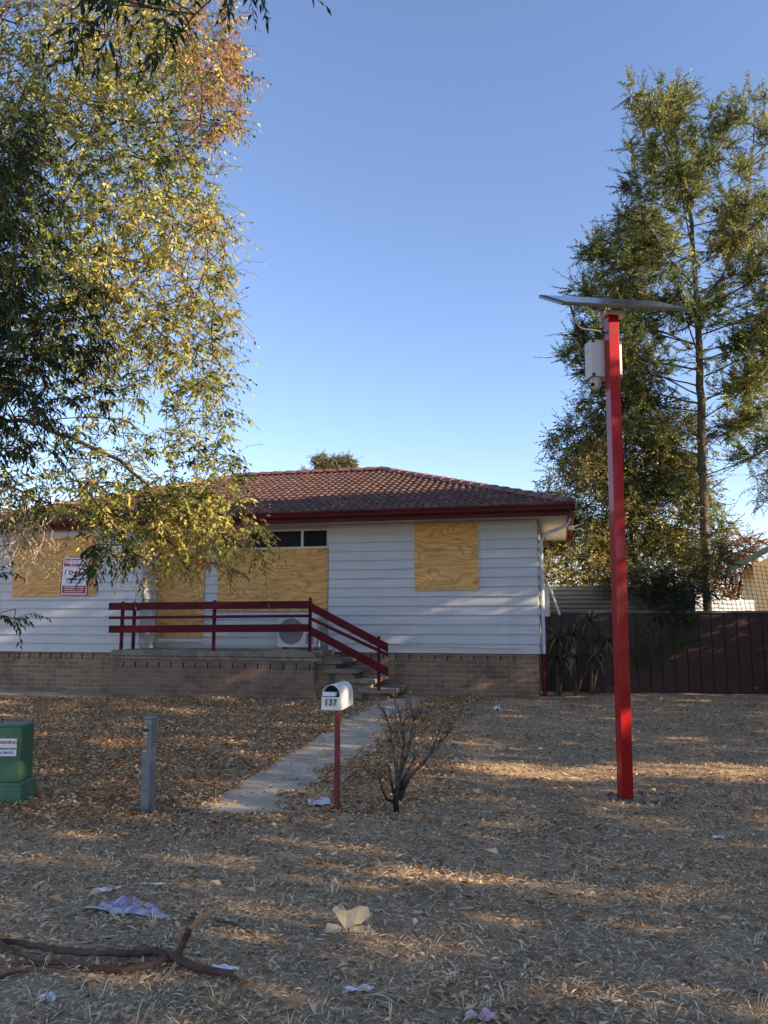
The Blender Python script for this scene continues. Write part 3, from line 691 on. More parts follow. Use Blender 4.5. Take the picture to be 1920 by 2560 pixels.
# head bracket and panel
MB().box(-hp_ - .03, hp_ + .06, -hp_ - .01, hp_ + .01, Lp - .045, Lp - .005).box(-.10, .15, hp_ * .2, hp_ + .02, Lp - .035, Lp + .005).build('head_bracket', MAT['white'], pol, bevel=.002)
bk = MB(); bk.tube([(-.1, 0, 0), (-.1, 0, .003)], .006, 6)
MB().tube([(-.055, -.0535, Lp - .02), (-.03, -.0535, Lp - .02)], .008, 6).build('bolt', MAT['ink'], pol)
bd = MB(); bd.box(-hp_ - .002, hp_ + .002, -hp_ - .002, hp_ + .002, Lp - .225, Lp - .218); bd.box(-hp_ - .002, hp_ + .002, -hp_ - .002, hp_ + .002, Lp - .205, Lp - .199)
bd.build('cable_tie', MAT['ink'], pol)
pan = thing('dummy', 'x', 'x'); bpy.data.objects.remove(pan)
Mp = pol.rotation_euler.to_matrix().to_4x4(); Mp.translation = pb; Mi = Mp.inverted()
# panel corners found from the photo at plausible depths, flat and gently tipped
zt = pt_.z + .03
A0 = P(1347, 745, pb.y + .12); B0 = P(1404, 763, pb.y - .38); C0 = P(1720, 779, pb.y - .02); 
ex = (C0 - B0); wv = (A0 - B0); nP = ex.cross(wv).normalized()
if nP.z < 0: nP = -nP
def prism4(o0, e1, e2, n, t):
    mb = MB(); q = [o0, o0 + e1, o0 + e1 + e2, o0 + e2]; q2 = [a + n * t for a in q]
    q = [Mi @ a for a in q]; q2 = [Mi @ a for a in q2]
    mb.v += [tuple(a) for a in q + q2]
    for f in ((3, 2, 1, 0), (4, 5, 6, 7), (0, 1, 5, 4), (1, 2, 6, 5), (2, 3, 7, 6), (3, 0, 4, 7)): mb.f.append(f); mb.mi.append(0)
    return mb
FRM = M('panel frame black', (.012, .013, .015), (.009, .010, .011), 5, .55, spec=.15)
sp = prism4(B0, ex, wv, nP, .030).build('solar_panel', FRM, pol, bevel=.002)
prism4(B0 + ex * .03 + wv * .03 + nP * .0305, ex * .94, wv * .94, nP, .002).build('cells', M('solar cells', (.01, .015, .05), (.015, .02, .06), 8, .12, spec=.5), sp)
prism4(B0 - wv.normalized() * .0 - ex.normalized() * .003 + nP * .001, ex.normalized() * .0025, wv, nP, .022).build('frame_edge', MAT['galv'], sp)
cb_ = MB(); a_ = Mi @ (B0 + ex * .1 + wv * .2); b2 = Vector((-hp_ - .01, 0, Lp - .21))
pts = []
for k in range(13):
    t = k / 12; q = a_.lerp(b2, t); q.z -= .10 * math.sin(math.pi * t) + .03 * math.sin(2 * math.pi * t); q.x -= .05 * math.sin(math.pi * t); pts.append(q)
cb_.tube(pts, .005, 5); cb_.tube([q + Vector((.012, .01, .01)) for q in pts], .005, 5); cb_.build('cable', MAT['ink'], pol, smooth=True)
jb = Mi @ (B0 + ex * .5 + wv * .5)
# disturbed soil round the pole
k_ = 150; a_ = rng.random(k_) * 6.28; q_ = .17 + .16 * np.abs(rng.normal(0, .6, k_)) + .10 * np.cos(a_ + .4); cx_, cy_ = pb.x + q_ * np.cos(a_) + .05, pb.y + q_ * .75 * np.sin(a_)
V, F2, T = leaf_geo(np.stack([cx_, cy_, g(cx_, cy_) + .002], 1), rng.normal(0, 1, (k_, 3)) + np.array([0, 0, .6]), rng.normal(0, 1, (k_, 3)), rng.uniform(.015, .05, k_), .035, rng.random(k_), fold=.6)
tag(npmesh('loose_soil', V, F2, leafmat('turned soil', [(0, (.10, .075, .052)), (1, (.36, .27, .185))], 0, .9), tint=T), kind='stuff')

# ------------------------------------------------------------------ fences and screens
FB = M('dark red brown fence steel', (.05, .016, .014), (.032, .012, .011), 2, .5, .1, 20)
DF = 15.3
f0 = P(1345, 1530, DF); f1 = P(2120, 1530, DF - .6)
fd = (f1 - f0); fd.z = 0; FL = fd.length; fa = math.atan2(fd.y, fd.x)
fen = thing('steel_fence', 'dark red brown sheet steel boundary fence right of the house', 'fence', (f0.x, f0.y, .05), fa)
fh = P(1700, 1529, DF - .25).z - .05
pf = MB(); x = 0; prof = []
while x < FL:
    for dx, dy in ((0, 0), (.20, 0), (.206, .02), (.222, .02), (.228, 0)): prof.append((x + dx, dy))
    x += .235
for (xa, ya), (xb, yb) in zip(prof[:-1], prof[1:]): pf.poly([(xa, ya, 0), (xb, yb, 0), (xb, yb, fh - .02), (xa, ya, fh - .02)])
pf.build('sheet', FB, fen)
MB().box(0, FL, -.035, .035, fh - .03, fh + .015).build('top_rail', M('grey rail', (.13, .12, .11), (.1, .09, .085), 4, .5), fen, bevel=.003)
for k in range(5): MB().box(k * 2.3 + .1, k * 2.3 + .16, .012, .07, 0, fh + .02).build('post', FB, fen)
def corrug(name, px0, px1, py0, py1, D0, D1, mat, label, cat, per=.09, amp=.013):
    a = P(px0, py1, D0); b = P(px1, py1, D1); zt_ = P(px0, py0, D0).z; z0 = min(a.z, b.z)
    o0 = Vector((a.x, a.y, z0)); d = Vector((b.x - a.x, b.y - a.y, 0)); L = d.length
    V = []; Fq = []; n = int((zt_ - z0) / per * 8); xsn = 2
    for i in range(n + 1):
        z = (zt_ - z0) * i / n; off = amp * math.sin(2 * math.pi * z / per)
        V += [(0, off, z), (L, off, z)]
    for i in range(n): Fq.append((2 * i, 2 * i + 1, 2 * i + 3, 2 * i + 2))
    t = thing(name, label, cat, o0, math.atan2(d.y, d.x))
    npmesh('corrugated_sheet', V, Fq, mat, t, smooth=True)
    return t, L, zt_ - z0
CG = M('weathered corrugated iron', (.21, .20, .165), (.14, .13, .11), 2.2, .6, stretch=(.5, 1, 3), metal=.2)
t, L, hz = corrug('iron_screen', 1356, 1738, 1466, 1560, 15.9, 15.7, CG, 'horizontal corrugated iron screen rising above the fence beside the house', 'screen')
for k in range(4): MB().box(k * L / 3 - .03, k * L / 3 + .03, .02, .08, -1.5, hz).build('post', MAT['galv'], t)
t, L, hz = corrug('white_iron_sheet', 1735, 1890, 1500, 1560, 21, 21, M('white iron', (.72, .74, .76), (.6, .62, .65), 3, .5), 'low white corrugated sheet behind the conifer trunk', 'sheet', per=.12)
MB().box(0, .06, .02, .08, -1.6, hz - .02).box(L - .06, L, .02, .08, -1.6, hz - .02).build('post', MAT['galv'], t)
# rusty wire mesh above the fence
RUST = M('rusty wire', (.09, .045, .03), (.05, .03, .025), 12, .8)
w0 = P(1770, 1530, 15.7); w1 = P(2000, 1530, 15.4)
wm = thing('wire_mesh', 'rusty square wire mesh panel leaning above the fence by the neighbouring house', 'wire mesh', w0, math.atan2(w1.y - w0.y, w1.x - w0.x))
ww = MB(); wl = (w1 - w0).length
for k in range(int(wl / .085)):
    xk = k * .085; zt2 = 1.06 - .10 * xk - .25 * max(0, .3 - xk); ww.tube([(xk, 0, -.3), (xk - .14, .02, zt2)], .0055, 4)
for k in range(17):
    z = -.3 + k * .082; 
    ww.tube([(-.10 * (z + .3), .01, z), (wl, .01 + .02 * math.sin(k), z - .10 * wl)], .0055, 4)
ww.build('wire_grid', RUST, wm)
MB().tube([(wl + .05, 0, -1.6), (wl + .05, 0, 1.0)], .03, 8).build('post', RUST, wm)
# neighbouring house
nb0 = P(1890, 1530, 23); 
nb = thing('cream_house', 'cream neighbouring house with a green edged gable roof beyond the fence', 'house', (nb0.x, nb0.y, .1), R(-19))
CRM = M('cream wall', (.78, .62, .33), (.70, .55, .29), 2, .8, .1, 30)  # yellow brightened to stand in for sunlight on the wall
MB().box(0, 8, 0, 3, 0, 3.0).poly([(0, 0, 3), (8, 0, 3), (4, 0, 5.1)]).build('wall', CRM, nb)
rf = MB(); GRN = M('green roof edge', (.10, .14, .11), (.07, .10, .08), 4, .5)
zpk = 3.0 + 4.8 * .52
for s in (0, 1):
    xe = -.8 if s == 0 else 8.8; zt2 = 3.0 - .8 * .52 + .12
    A1, B1 = Vector((xe, -.6, 2.75)), Vector((4, -.6, 2.75 + 4.8 * .52))
    q = [A1, B1, B1 + Vector((0, 4.0, 0)), A1 + Vector((0, 4.0, 0))]
    rf.poly(q); rf.poly([a + Vector((0, 0, .16)) for a in q]); rf.poly([A1, B1, B1 + Vector((0, 0, .16)), A1 + Vector((0, 0, .16))]); rf.poly([q[0], q[3], q[3] + Vector((0, 0, .16)), q[0] + Vector((0, 0, .16))])
rfo = rf.build('roof', GRN, nb)
so_ = MB(); A1, B1 = Vector((-.72, -.56, 2.77)), Vector((4, -.56, 2.77 + 4.72 * .52)); so_.poly([A1 - Vector((0, 0, .03)), B1 - Vector((0, 0, .03)), B1 + Vector((0, .54, -.03)), A1 + Vector((0, .54, -.03))]); so_.build('soffit', CRM, rfo)
MB().box(1.2, 2.4, -.03, .02, 1.0, 2.2).build('window', MAT['glass'], nb)

# loose perforated bricks along the fence foot
BRK = M('red clay brick', (.20, .075, .05), (.14, .055, .04), 7, .85, .3, 50)
spots = [(1485, 1733, 3), (1528, 1732, -2), (1592, 1730, 4), (1632, 1727, -3), (1668, 1726, 5), (1760, 1729, 2), (1822, 1731, -4)]
for i, (px, py, a) in enumerate(spots):
    p = G(px, py)
    b = MB(); 
    b.box(-.115, .115, -.038, .038, 0, .11)
    wh = ['nearest the downpipe', 'second from the downpipe', 'just right of the pole', 'second right of the pole', 'third right of the pole', 'second from the right', 'farthest right']
    t = thing('clay_brick', 'holed clay brick at the fence foot, ' + wh[i], 'brick', p, R(a), 'bricks lying along the fence foot')
    b.build('body', BRK, t, bevel=.003)
    hl = MB()
    for r_ in range(2):
        for k in range(5): hl.tube([(-.085 + k * .0425, -.0392, .035 + r_ * .042), (-.085 + k * .0425, -.0380, .035 + r_ * .042)], .012, 8)
    hl.build('core_hole', MAT['dark'], t)

# ------------------------------------------------------------------ trees
def grow(seeds, attr, step=.22, sag=0.0, wander=.06, r0=.004, expo=2.35, pathw=.25, tang=.45):
    """seeds: list of polylines (each list of points); first polyline starts at the root, later ones join the nearest node"""
    Np = []; par = []; plen = []
    def add(p, q):
        Np.append(p); par.append(q); plen.append(0 if q < 0 else plen[q] + (p - Np[q]).length); return len(Np) - 1
    for si, line in enumerate(seeds):
        line = [Vector(p) for p in line]
        if si == 0: last = add(line[0], -1)
        else:
            last = min(range(len(Np)), key=lambda i: (Np[i] - line[0]).length)
            if (Np[last] - line[0]).length > .05: line = [Np[last]] + line
            else: line = [Np[last]] + line[1:]
        for a, b in zip(line[:-1], line[1:]):
            n = max(1, int((b - a).length / step))
            for k in range(1, n + 1):
                q = a.lerp(b, k / n) + (Vector((random.gauss(0, wander * .35), random.gauss(0, wander * .35), random.gauss(0, wander * .3))) if k < n else Vector())
                last = add(q, last)
    arr = np.zeros((len(Np) + len(attr) * 14, 3)); pl = np.zeros(len(arr)); c = len(Np); arr[:c] = [tuple(p) for p in Np]; pl[:c] = plen
    A = np.array([tuple(a) for a in attr]); d0 = np.min(np.linalg.norm(A[:, None, :] - arr[None, :c, :], axis=2), axis=1)
    order = np.argsort(d0 + rng.normal(0, .15, len(A))); tips = []
    for ai in order:
        a = A[ai]; dd = np.linalg.norm(arr[:c] - a, axis=1); j = int(np.argmin(dd + pathw * pl[:c] * .12)); d = dd[j]
        if d < .03: continue
        p0 = Vector(arr[j]); p2 = Vector(a); q = par[j]
        tan = ((Np[j] - Np[q]).normalized() if q >= 0 else Vector((0, 0, 1)))
        p1 = p0 + tan * d * tang; p1 = p1.lerp((p0 + p2) / 2, .35) + Vector((0, 0, sag * d))
        n = min(12, max(1, int(d / step))); last = j
        for k in range(1, n + 1):
            t = k / n; pp = p0 * (1 - t) ** 2 + p1 * 2 * t * (1 - t) + p2 * t * t
            if k < n: pp += Vector((random.gauss(0, wander), random.gauss(0, wander), random.gauss(0, wander))) * .5
            if c >= len(arr): break
            last = add(pp, last); arr[c] = tuple(pp); pl[c] = plen[-1]; c += 1
        tips.append(last)
    n = len(Np); acc = np.zeros(n); has = np.zeros(n, bool); r = np.zeros(n)
    for i in range(n - 1, -1, -1):
        r[i] = max(r0, acc[i] ** (1 / expo)) if has[i] else r0
        if par[i] >= 0: acc[par[i]] += r[i] ** expo; has[par[i]] = True
    return arr[:n], np.array(par), r, tips
def tree_wood(Np, par, r, off, rmin, rscale, sides=5, rcap=9):
    i = np.where(par >= 0)[0]; A = Np[par[i]]; B = Np[i]; rr = np.minimum(np.maximum(r * rscale, rmin), rcap)
    rb = rr[i]; ra = np.minimum(rr[par[i]], rb * 1.35)
    return seg_geo(A - off, B + unit(B - A) * rb[:, None] * .3 - off, ra, rb, sides)
def tipdirs(Np, par, tips):
    t = np.array(tips); return Np[t], unit(Np[t] - Np[par[t]])
def twigs(pos, d, K, M_, L, droop, spread, leafL, leafW, tintf, rw=.002, planar=False, hang=.5, bare=None, needle_ang=50, jit=.5, face=None):
    n = len(pos); pos = np.repeat(pos, K, 0); d = np.repeat(d, K, 0); n2 = len(pos)
    d = unit(d + rng.normal(0, spread, (n2, 3))); l = L * rng.lognormal(0, .3, n2)
    d1 = unit(d + np.array([0, 0, -droop])); mid = pos + d * (l * .5)[:, None]; end = mid + d1 * (l * .5)[:, None]
    segA = np.concatenate([pos, mid]); segB = np.concatenate([mid, end]); wr = np.concatenate([np.full(n2, rw * 1.2), np.full(n2, rw)])
    wV, wF = seg_geo(segA, segB, wr, wr * .7, 3)
    LP, LD, LN, LL, LT = [], [], [], [], []
    tnt = tintf(pos); keep = np.ones(n2, bool) if bare is None else ~bare(pos)
    for m in range(M_):
        t = (m + .7) / M_; p = np.where(t < .5, pos + (mid - pos) * (t * 2), mid + (end - mid) * (t * 2 - 1)) if t < .5 else mid + (end - mid) * (t * 2 - 1)
        dd = d if t < .5 else d1
        side = unit(np.cross(dd, np.array([0, 0, 1.]) + rng.normal(0, .15, (n2, 3)))) * (1 if m % 2 else -1)
        if m == M_ - 1: side = side * .1
        ca, sa = math.cos(R(needle_ang)), math.sin(R(needle_ang))
        ld = unit(dd * ca + side * sa + rng.normal(0, jit * .4, (n2, 3)) + np.array([0, 0, -hang]))
        nr = unit(rng.normal(0, jit if face is None else face, (n2, 3)) + np.array([0, 0, 1.]))
        kk = keep & (rng.random(n2) > .08)
        LP.append(p[kk]); LD.append(ld[kk]); LN.append(nr[kk]); LL.append((leafL * rng.uniform(.65, 1.2, n2) * (1 - .25 * t))[kk]); LT.append(np.clip(tnt + rng.normal(0, .10, n2), 0, 1)[kk])
    LP, LD, LN, LL, LT = map(np.concatenate, (LP, LD, LN, LL, LT))
    return (wV, wF), leaf_geo(LP, LD, LN, LL, leafW * LL / leafL, LT)
def mk_tree(name, label, cat, base, wood, leaves, bark, leafm, group=None, extra=None):
    t = thing(name, label, cat, base, 0, group); b = np.array(tuple(base))
    V = []; F_ = []; n = 0
    for v, f in wood: V.append(v); F_.append(f + n); n += len(v)
    npmesh('trunk', np.concatenate(V), np.concatenate(F_), bark, t, smooth=True)
    V, F2, T = leaves; npmesh('crown', V - b, F2, leafm, t, tint=T)
    return t
def interp(tab, y): return np.interp(y, [a for a, _ in tab], [b for _, b in tab])
def pworld(px, py, D):
    cx = (px - 960) / FPX; cy = (1280 - py) / FPX; f = CP - cy * SP; z = SP + cy * CP; t = D / f
    return np.stack([cx * t, f * t, CAMZ + z * t], -1)

# --- big ash on the left: trunk stands out of the frame, drooping branches fill the left third
edge = [(-700, 380), (-300, 520), (0, 540), (90, 600), (200, 615), (300, 600), (370, 540), (480, 545), (600, 565), (700, 570), (850, 572), (1000, 565), (1090, 575), (1150, 610), (1210, 600), (1270, 620), (1320, 665), (1370, 655), (1420, 610), (1460, 575)]
bott = [(-400, 1430), (0, 1380), (90, 1310), (150, 1260), (215, 1300), (260, 1390), (330, 1410), (480, 1425), (560, 1445), (660, 1430)]
def n3(p, s, k): return np.sin(p[:, 0] * s + k + 1.5 * np.sin(p[:, 2] * s * .8 + k)) * np.cos(p[:, 1] * s + 1.1 * k) * .5 + .5 * np.sin(p[:, 2] * s * 1.3 - k + np.sin(p[:, 0] * s))
att = []
while len(att) < 3000:
    px = rng.uniform(-420, 680); py = rng.uniform(-650, 1470); 
    e_ = interp(edge, py)
    if px > e_ or py > interp(bott, px): continue
    D = 7.3 + rng.normal(0, .75) + .4 * math.sin(py / 140); D = min(max(D, 5.9), 9.4)
    w_ = 1.0
    if py > 1200 and px > 150: D = 7.0 + rng.normal(0, .35); w_ = .72
    if 930 < py < 1210: w_ = .42 if px < 430 else .6
    if 560 < py < 930 and px > 300: w_ = .72
    if py < 0: w_ *= .45
    if px < 0: w_ *= .5
    p = pworld(px, py, D)
    w_ *= .45 + .75 * (n3(p[None], 2.6, 1.0)[0] + .9) / 1.8
    if rng.random() < w_: att.append(p)
ab = Vector((-5.9, 8.0, .03))
def pl(*a): return [Vector(pworld(x, y, d)) for x, y, d in a]
TT = Vector((-5.7, 7.9, 2.6))
seeds = [[ab, Vector((-5.85, 8.0, 1.2)), TT, Vector((-5.3, 7.8, 4.4)), Vector((-4.9, 7.6, 6.0)), Vector((-4.3, 7.5, 7.6)), Vector((-3.6, 7.4, 9.0))],
         [TT] + pl((-150, 1020, 7.6), (100, 1060, 7.3), (230, 1120, 7.1), (300, 1150, 7.0), (375, 1215, 6.9)),
         [TT] + pl((-150, 1150, 7.2), (20, 1215, 7.1), (130, 1262, 7.0), (170, 1330, 7.0)),
         [Vector((-5.3, 7.8, 4.4))] + pl((-60, 800, 7.5), (80, 800, 7.6), (240, 725, 7.3), (330, 770, 7.3), (430, 860, 7.4)),
         [Vector((-5.1, 7.7, 5.0))] + pl((60, 640, 7.8), (200, 440, 7.6), (290, 385, 7.5), (420, 400, 7.5)),
         [Vector((-4.9, 7.6, 6.0))] + pl((0, 330, 7.9), (110, 170, 7.8), (250, 95, 7.6), (420, 60, 7.6)),
         [Vector((-4.9, 7.6, 6.0))] + pl((120, 400, 8.3), (300, 300, 8.0), (450, 300, 7.8), (600, 320, 7.6))]
Np, par, r, tips = grow(seeds, att, step=.2, sag=.16, wander=.045, r0=.0035, expo=2.2)
offa = np.array(tuple(ab)); wood = [tree_wood(Np, par, r, offa, .0035, .65, 5, .24)]
tp_, td = tipdirs(Np, par, tips)
def topx(p):
    q = p[:, 1:2]; y = p[:, 1]; f = y; cz = p[:, 2] - CAMZ
    zc_ = y * CP + cz * SP; yc = -y * SP + cz * CP
    return 960 + FPX * p[:, 0] / zc_, 1280 - FPX * yc / zc_
def ash_tint(p):
    x, y = topx(p)
    t = .52 + .22 * n3(p, 1.6, 2.0) + rng.normal(0, .15, len(p))
    t = t - .28 * sm((230 - x) / 200) + .16 * sm((y - 1230) / 80)  # shade at left and sunlit lower fringe put into the leaf tint
    t = np.where((x > 470 + rng.normal(0, 35, len(p))) & (y < 340 + rng.normal(0, 50, len(p))) & (rng.random(len(p)) < .6), .93, t)
    return np.clip(t, 0, 1)
def bare(p):
    x, y = topx(p); return ((x < 140) & (y > 1290) & (rng.random(len(p)) < .92)) | ((x < 110) & (y < 90) & (rng.random(len(p)) < .7)) | (rng.random(len(p)) < .10)
(wv_, wf_), lv = twigs(tp_, td, 4, 8, .25, .55, .60, .068, .027, ash_tint, rw=.002, bare=bare, hang=.45, face=1.3)
# pairs of twigs part-way along the branches as well
mid_i = np.array([i for i in range(len(par)) if par[i] >= 0 and r[i] < .008 and rng.random() < .40])
(wv2, wf2), lv2 = twigs(Np[mid_i], unit(Np[mid_i] - Np[par[mid_i]]), 1, 7, .20, .6, .8, .062, .024, ash_tint, rw=.002, bare=bare, hang=.45, face=1.3)
wood += [(wv_ - offa, wf_), (wv2 - offa, wf2)]
allV = np.concatenate([lv[0], lv2[0]]); allF = np.concatenate([lv[1], lv2[1] + len(lv[0])]); allT = np.concatenate([lv[2], lv2[2]])
ASH = leafmat('ash leaves', [(0, (.020, .045, .014)), (.25, (.05, .085, .022)), (.45, (.26, .28, .06)), (.65, (.52, .48, .11)), (.82, (.70, .60, .20)), (.88, (.30, .15, .06)), (1, (.38, .20, .09))], .48, .45)
BARKA = barkmat('grey brown ash bark', (.11, .085, .065), (.055, .042, .034))
ash = mk_tree('ash_tree', 'large drooping tree with yellowing leaves filling the left of the picture', 'tree', ab, wood, (allV, allF, allT), BARKA, ASH)
# hanging bundles of dried winged seeds at the upper right of its crown
sx = [p for p in tp_ if True]
tx, ty = topx(tp_); sel = (tx > 450) & (ty < 370) & (ty > -150) & (rng.random(len(tx)) < .8)
sp0 = np.repeat(tp_[sel] + rng.normal(0, .02, (sel.sum(), 3)), 44, 0); k_ = len(sp0)
spos = sp0 + rng.normal(0, .038, (k_, 3)) + np.array([0, 0, -.03])
V, F2, T = leaf_geo(spos, np.stack([rng.normal(0, .3, k_), rng.normal(0, .3, k_), -np.ones(k_)], 1), rng.normal(0, 1, (k_, 3)), rng.uniform(.025, .045, k_), .009, rng.uniform(0, 1, k_))
SEED = leafmat('dried seed keys', [(0, (.15, .065, .03)), (.6, (.29, .135, .06)), (1, (.42, .23, .11))], .3, .6)
npmesh('seed_clusters', V - offa, F2, SEED, ash, tint=T)['kind'] = 'stuff'

# tangle of bare pale twigs hanging at its lower left
tw = MB()
for k in range(85):
    px = random.gauss(62, 30); py = random.uniform(1285, 1370); q = P(px, py, 6.9 + random.gauss(0, .15)) - ab; d = Vector((random.gauss(.15, .5), random.gauss(0, .4), -1)).normalized()
    L = random.uniform(.12, .55) * (1 if px > 40 else .8); pts = [q]
    for j in range(7): d = (d + Vector((random.gauss(0, .28), random.gauss(0, .2), random.gauss(-.05, .15)))).normalized(); q = q + d * L / 7; pts.append(q)
    tw.tube(pts, [.0036 - .00030 * j for j in range(8)], 4)
    for j in (3, 5, 6):
        e = pts[j] + Vector((random.gauss(0, .05), random.gauss(0, .03), -random.uniform(.01, .06))); tw.tube([pts[j], e], [.0022, .0012], 3)
for k in range(12):
    a = P(random.uniform(-60, 60), random.uniform(1180, 1280), 7.0) - ab; b = P(random.uniform(10, 110), random.uniform(1290, 1350), 6.9) - ab; m2 = a.lerp(b, .5) + Vector((.05, 0, .06)); tw.tube([a, m2, b], [.006, .005, .0035], 5)
tw.build('bare_twigs', barkmat('pale dead twigs', (.50, .40, .28), (.34, .26, .18), 20), ash)

# --- nearer dark leaved gum, trunk left of the frame
att = []
zones = [(-380, 125, 330, 1130, 520, 5.0), (60, 260, 860, 1010, 20, 5.2), (225, 330, 1330, 1420, 14, 5.6), (150, 230, 700, 860, 18, 5.3), (-300, 40, 1420, 1560, 14, 5.3)]
for x0, x1, y0, y1, n, D in zones:
    k = 0
    while k < n:
        px, py = rng.uniform(x0, x1), rng.uniform(y0, y1)
        if rng.random() > (1 if px < 60 else .55): continue
        p = pworld(px, py, D + rng.normal(0, .3)); 
        att.append(p); k += 1
for _ in range(26): att.append(pworld(rng.uniform(190, 430), rng.uniform(-260, 150) if rng.random() < .75 else -30, 3.2 + rng.normal(0, .12)))
for _ in range(8): att.append(pworld(rng.uniform(575, 640), rng.uniform(-95, -35), 3.3 + rng.normal(0, .08)))
gb = Vector((-3.9, 4.6, .0))
seeds = [[gb, Vector((-3.95, 4.6, 1.5)), Vector((-3.7, 4.6, 3.0)), Vector((-3.4, 4.4, 4.4)), Vector((-3.0, 4.0, 5.6))],
         [Vector((-3.4, 4.4, 4.4)), Vector((-2.4, 3.9, 4.9)), Vector((-1.5, 3.4, 4.6)), Vector((-.9, 3.3, 4.35))],
         [Vector((-3.8, 4.6, 2.4))] + pl((-100, 1000, 5.1), (120, 960, 5.1))]
Np, par, r, tips = grow(seeds, att, step=.18, sag=.1, wander=.04, r0=.003, expo=2.3)
offg = np.array(tuple(gb)); tp_, td = tipdirs(Np, par, tips)
(wv_, wf_), lv = twigs(tp_, td, 3, 9, .20, .7, .6, .075, .021, lambda p: np.clip(.35 + .3 * n3(p, 3, 1) + rng.normal(0, .12, len(p)), 0, 1), rw=.0018, hang=.6)
GUM = leafmat('dark gum leaves', [(0, (.012, .026, .010)), (.5, (.025, .050, .017)), (1, (.06, .09, .028))], .2, .5)
mk_tree('overhanging_gum', 'near dark leaved tree hanging its long leaves into the top left corner', 'tree', gb, [tree_wood(Np, par, r, offg, .003, .6, 5, .14), (wv_ - offg, wf_)], lv, BARKA, GUM)

# --- tall conifer behind the fence
cb3 = P(1772, 1620, 17.5); cb3.z = .05
Dc = 17.5
trunk_pts = [Vector(pworld(x, y, Dc)) for x, y in ((1768, 1500), (1762, 1300), (1755, 1100), (1748, 900), (1738, 700), (1730, 560), (1712, 470), (1698, 380), (1680, 290), (1668, 215))]
lead2 = [Vector(pworld(x, y, d)) for x, y, d in ((1742, 770, 17.5), (1800, 700, 17.3), (1850, 600, 17.1), (1878, 430, 17.0), (1888, 260, 17.0))]
def along(line, t):
    L = [(b - a).length for a, b in zip(line[:-1], line[1:])]; d = t * sum(L)
    for a, b, l in zip(line[:-1], line[1:], L):
        if d <= l: return a.lerp(b, d / l)
        d -= l
    return line[-1].copy()
seeds = [[cb3] + trunk_pts, lead2]; att = []
def bough(o, az, rad, rise, dens=9):
    d = Vector((math.cos(az), math.sin(az) * .8, 0)); side = Vector((-d.y, d.x, 0)); e = o + d * rad + Vector((0, 0, rad * math.tan(rise)))
    m1 = o.lerp(e, .5) + Vector((0, 0, -.06 * rad)); seeds.append([o, o.lerp(m1, .5), m1, m1.lerp(e, .5), e]); n = int(dens * rad * (1 + rad * .3))
    for _ in range(n):
        t = random.uniform(.30, 1.0) ** .8; q = o.lerp(m1, t * 2) if t < .5 else m1.lerp(e, t * 2 - 1); wd = .42 * rad * (1.05 - t) + .10
        att.append(np.array(tuple(q + side * random.gauss(0, wd * .6) + d * random.gauss(0, .06) + Vector((0, 0, random.gauss(.02, .07))))))
rtab = [(190, .45), (260, .9), (360, 1.35), (450, 1.75), (560, 2.3), (700, 2.75), (820, 3.0), (930, 3.1), (1040, 2.5), (1120, 1.7), (1230, 1.1), (1330, .8)]
k = 0
for py in list(range(235, 1000, 21)) + [1040, 1080, 1130, 1200, 1290]:
    x_ = np.interp(py, [215, 290, 380, 470, 560, 700, 900, 1100, 1300, 1500], [1668, 1680, 1698, 1712, 1730, 1738, 1748, 1755, 1762, 1768])
    o = Vector(pworld(x_, py + 60, Dc)); rad = interp(rtab, py) * random.uniform(.72, 1.12); az = k * 2.4 + random.uniform(-.3, .3); k += 1
    if abs(math.cos(az)) < .35 and py > 500: az += .6
    bough(o, az, rad, R(random.uniform(20, 34) + (16 if py < 480 else 0)))
for a_, r_, y_ in ((3.05, 3.0, 1010), (3.3, 2.9, 860), (.15, 2.1, 1000), (-.1, 1.9, 1080), (.1, 2.4, 880), (3.2, 2.5, 720)): bough(Vector(pworld(1746, y_, Dc)), a_, r_, R(22)); k += 1
for t in np.linspace(.35, .97, 9): bough(along(lead2, t), random.uniform(0, 6.28), random.uniform(.5, 1.0) * (1.15 - t * .6), R(38), 11)
for _ in range(26): q = along(trunk_pts, random.uniform(.86, 1.0)); att.append(np.array([q.x + random.gauss(0, .16), q.y + random.gauss(0, .16), q.z + random.uniform(-.2, .25)]))
Np, par, r, tips = grow(seeds, att, step=.30, sag=-.06, wander=.035, r0=.006, expo=2.3, tang=.35)
offc = np.array(tuple(cb3)); tp_, td = tipdirs(Np, par, tips)
td = unit(td + np.array([0, 0, .15]))
ct = lambda p: np.clip(.52 + .28 * n3(p, 1.3, 3) + .12 * sm((p[:, 2] - 8) / 5) + rng.normal(0, .13, len(p)), 0, 1)  # tint rises with height: golden sunlight painted into the crown top
(wv_, wf_), lv = twigs(tp_, td, 5, 18, .42, -.12, .60, .11, .032, ct, rw=.0045, face=1.0, hang=-.05, needle_ang=42, jit=.3)
mi_ = np.array([i for i in range(len(par)) if par[i] >= 0 and r[i] < .02 and rng.random() < .30])
(wv2, wf2), lv2 = twigs(Np[mi_], unit(Np[mi_] - Np[par[mi_]]), 2, 12, .30, -.1, .7, .10, .032, ct, rw=.004, face=1.0, hang=-.05, needle_ang=42, jit=.3)
CON = leafmat('conifer sprays', [(0, (.035, .055, .02)), (.4, (.085, .13, .045)), (.7, (.23, .26, .08)), (1, (.46, .42, .14))], .3, .5)  # upper ramp stops hold the sunlit gold
BARKC = barkmat('brown conifer bark', (.13, .10, .075), (.06, .045, .035), 9)
wt = tree_wood(Np, par, r, offc, .007, .85, 6, .2)
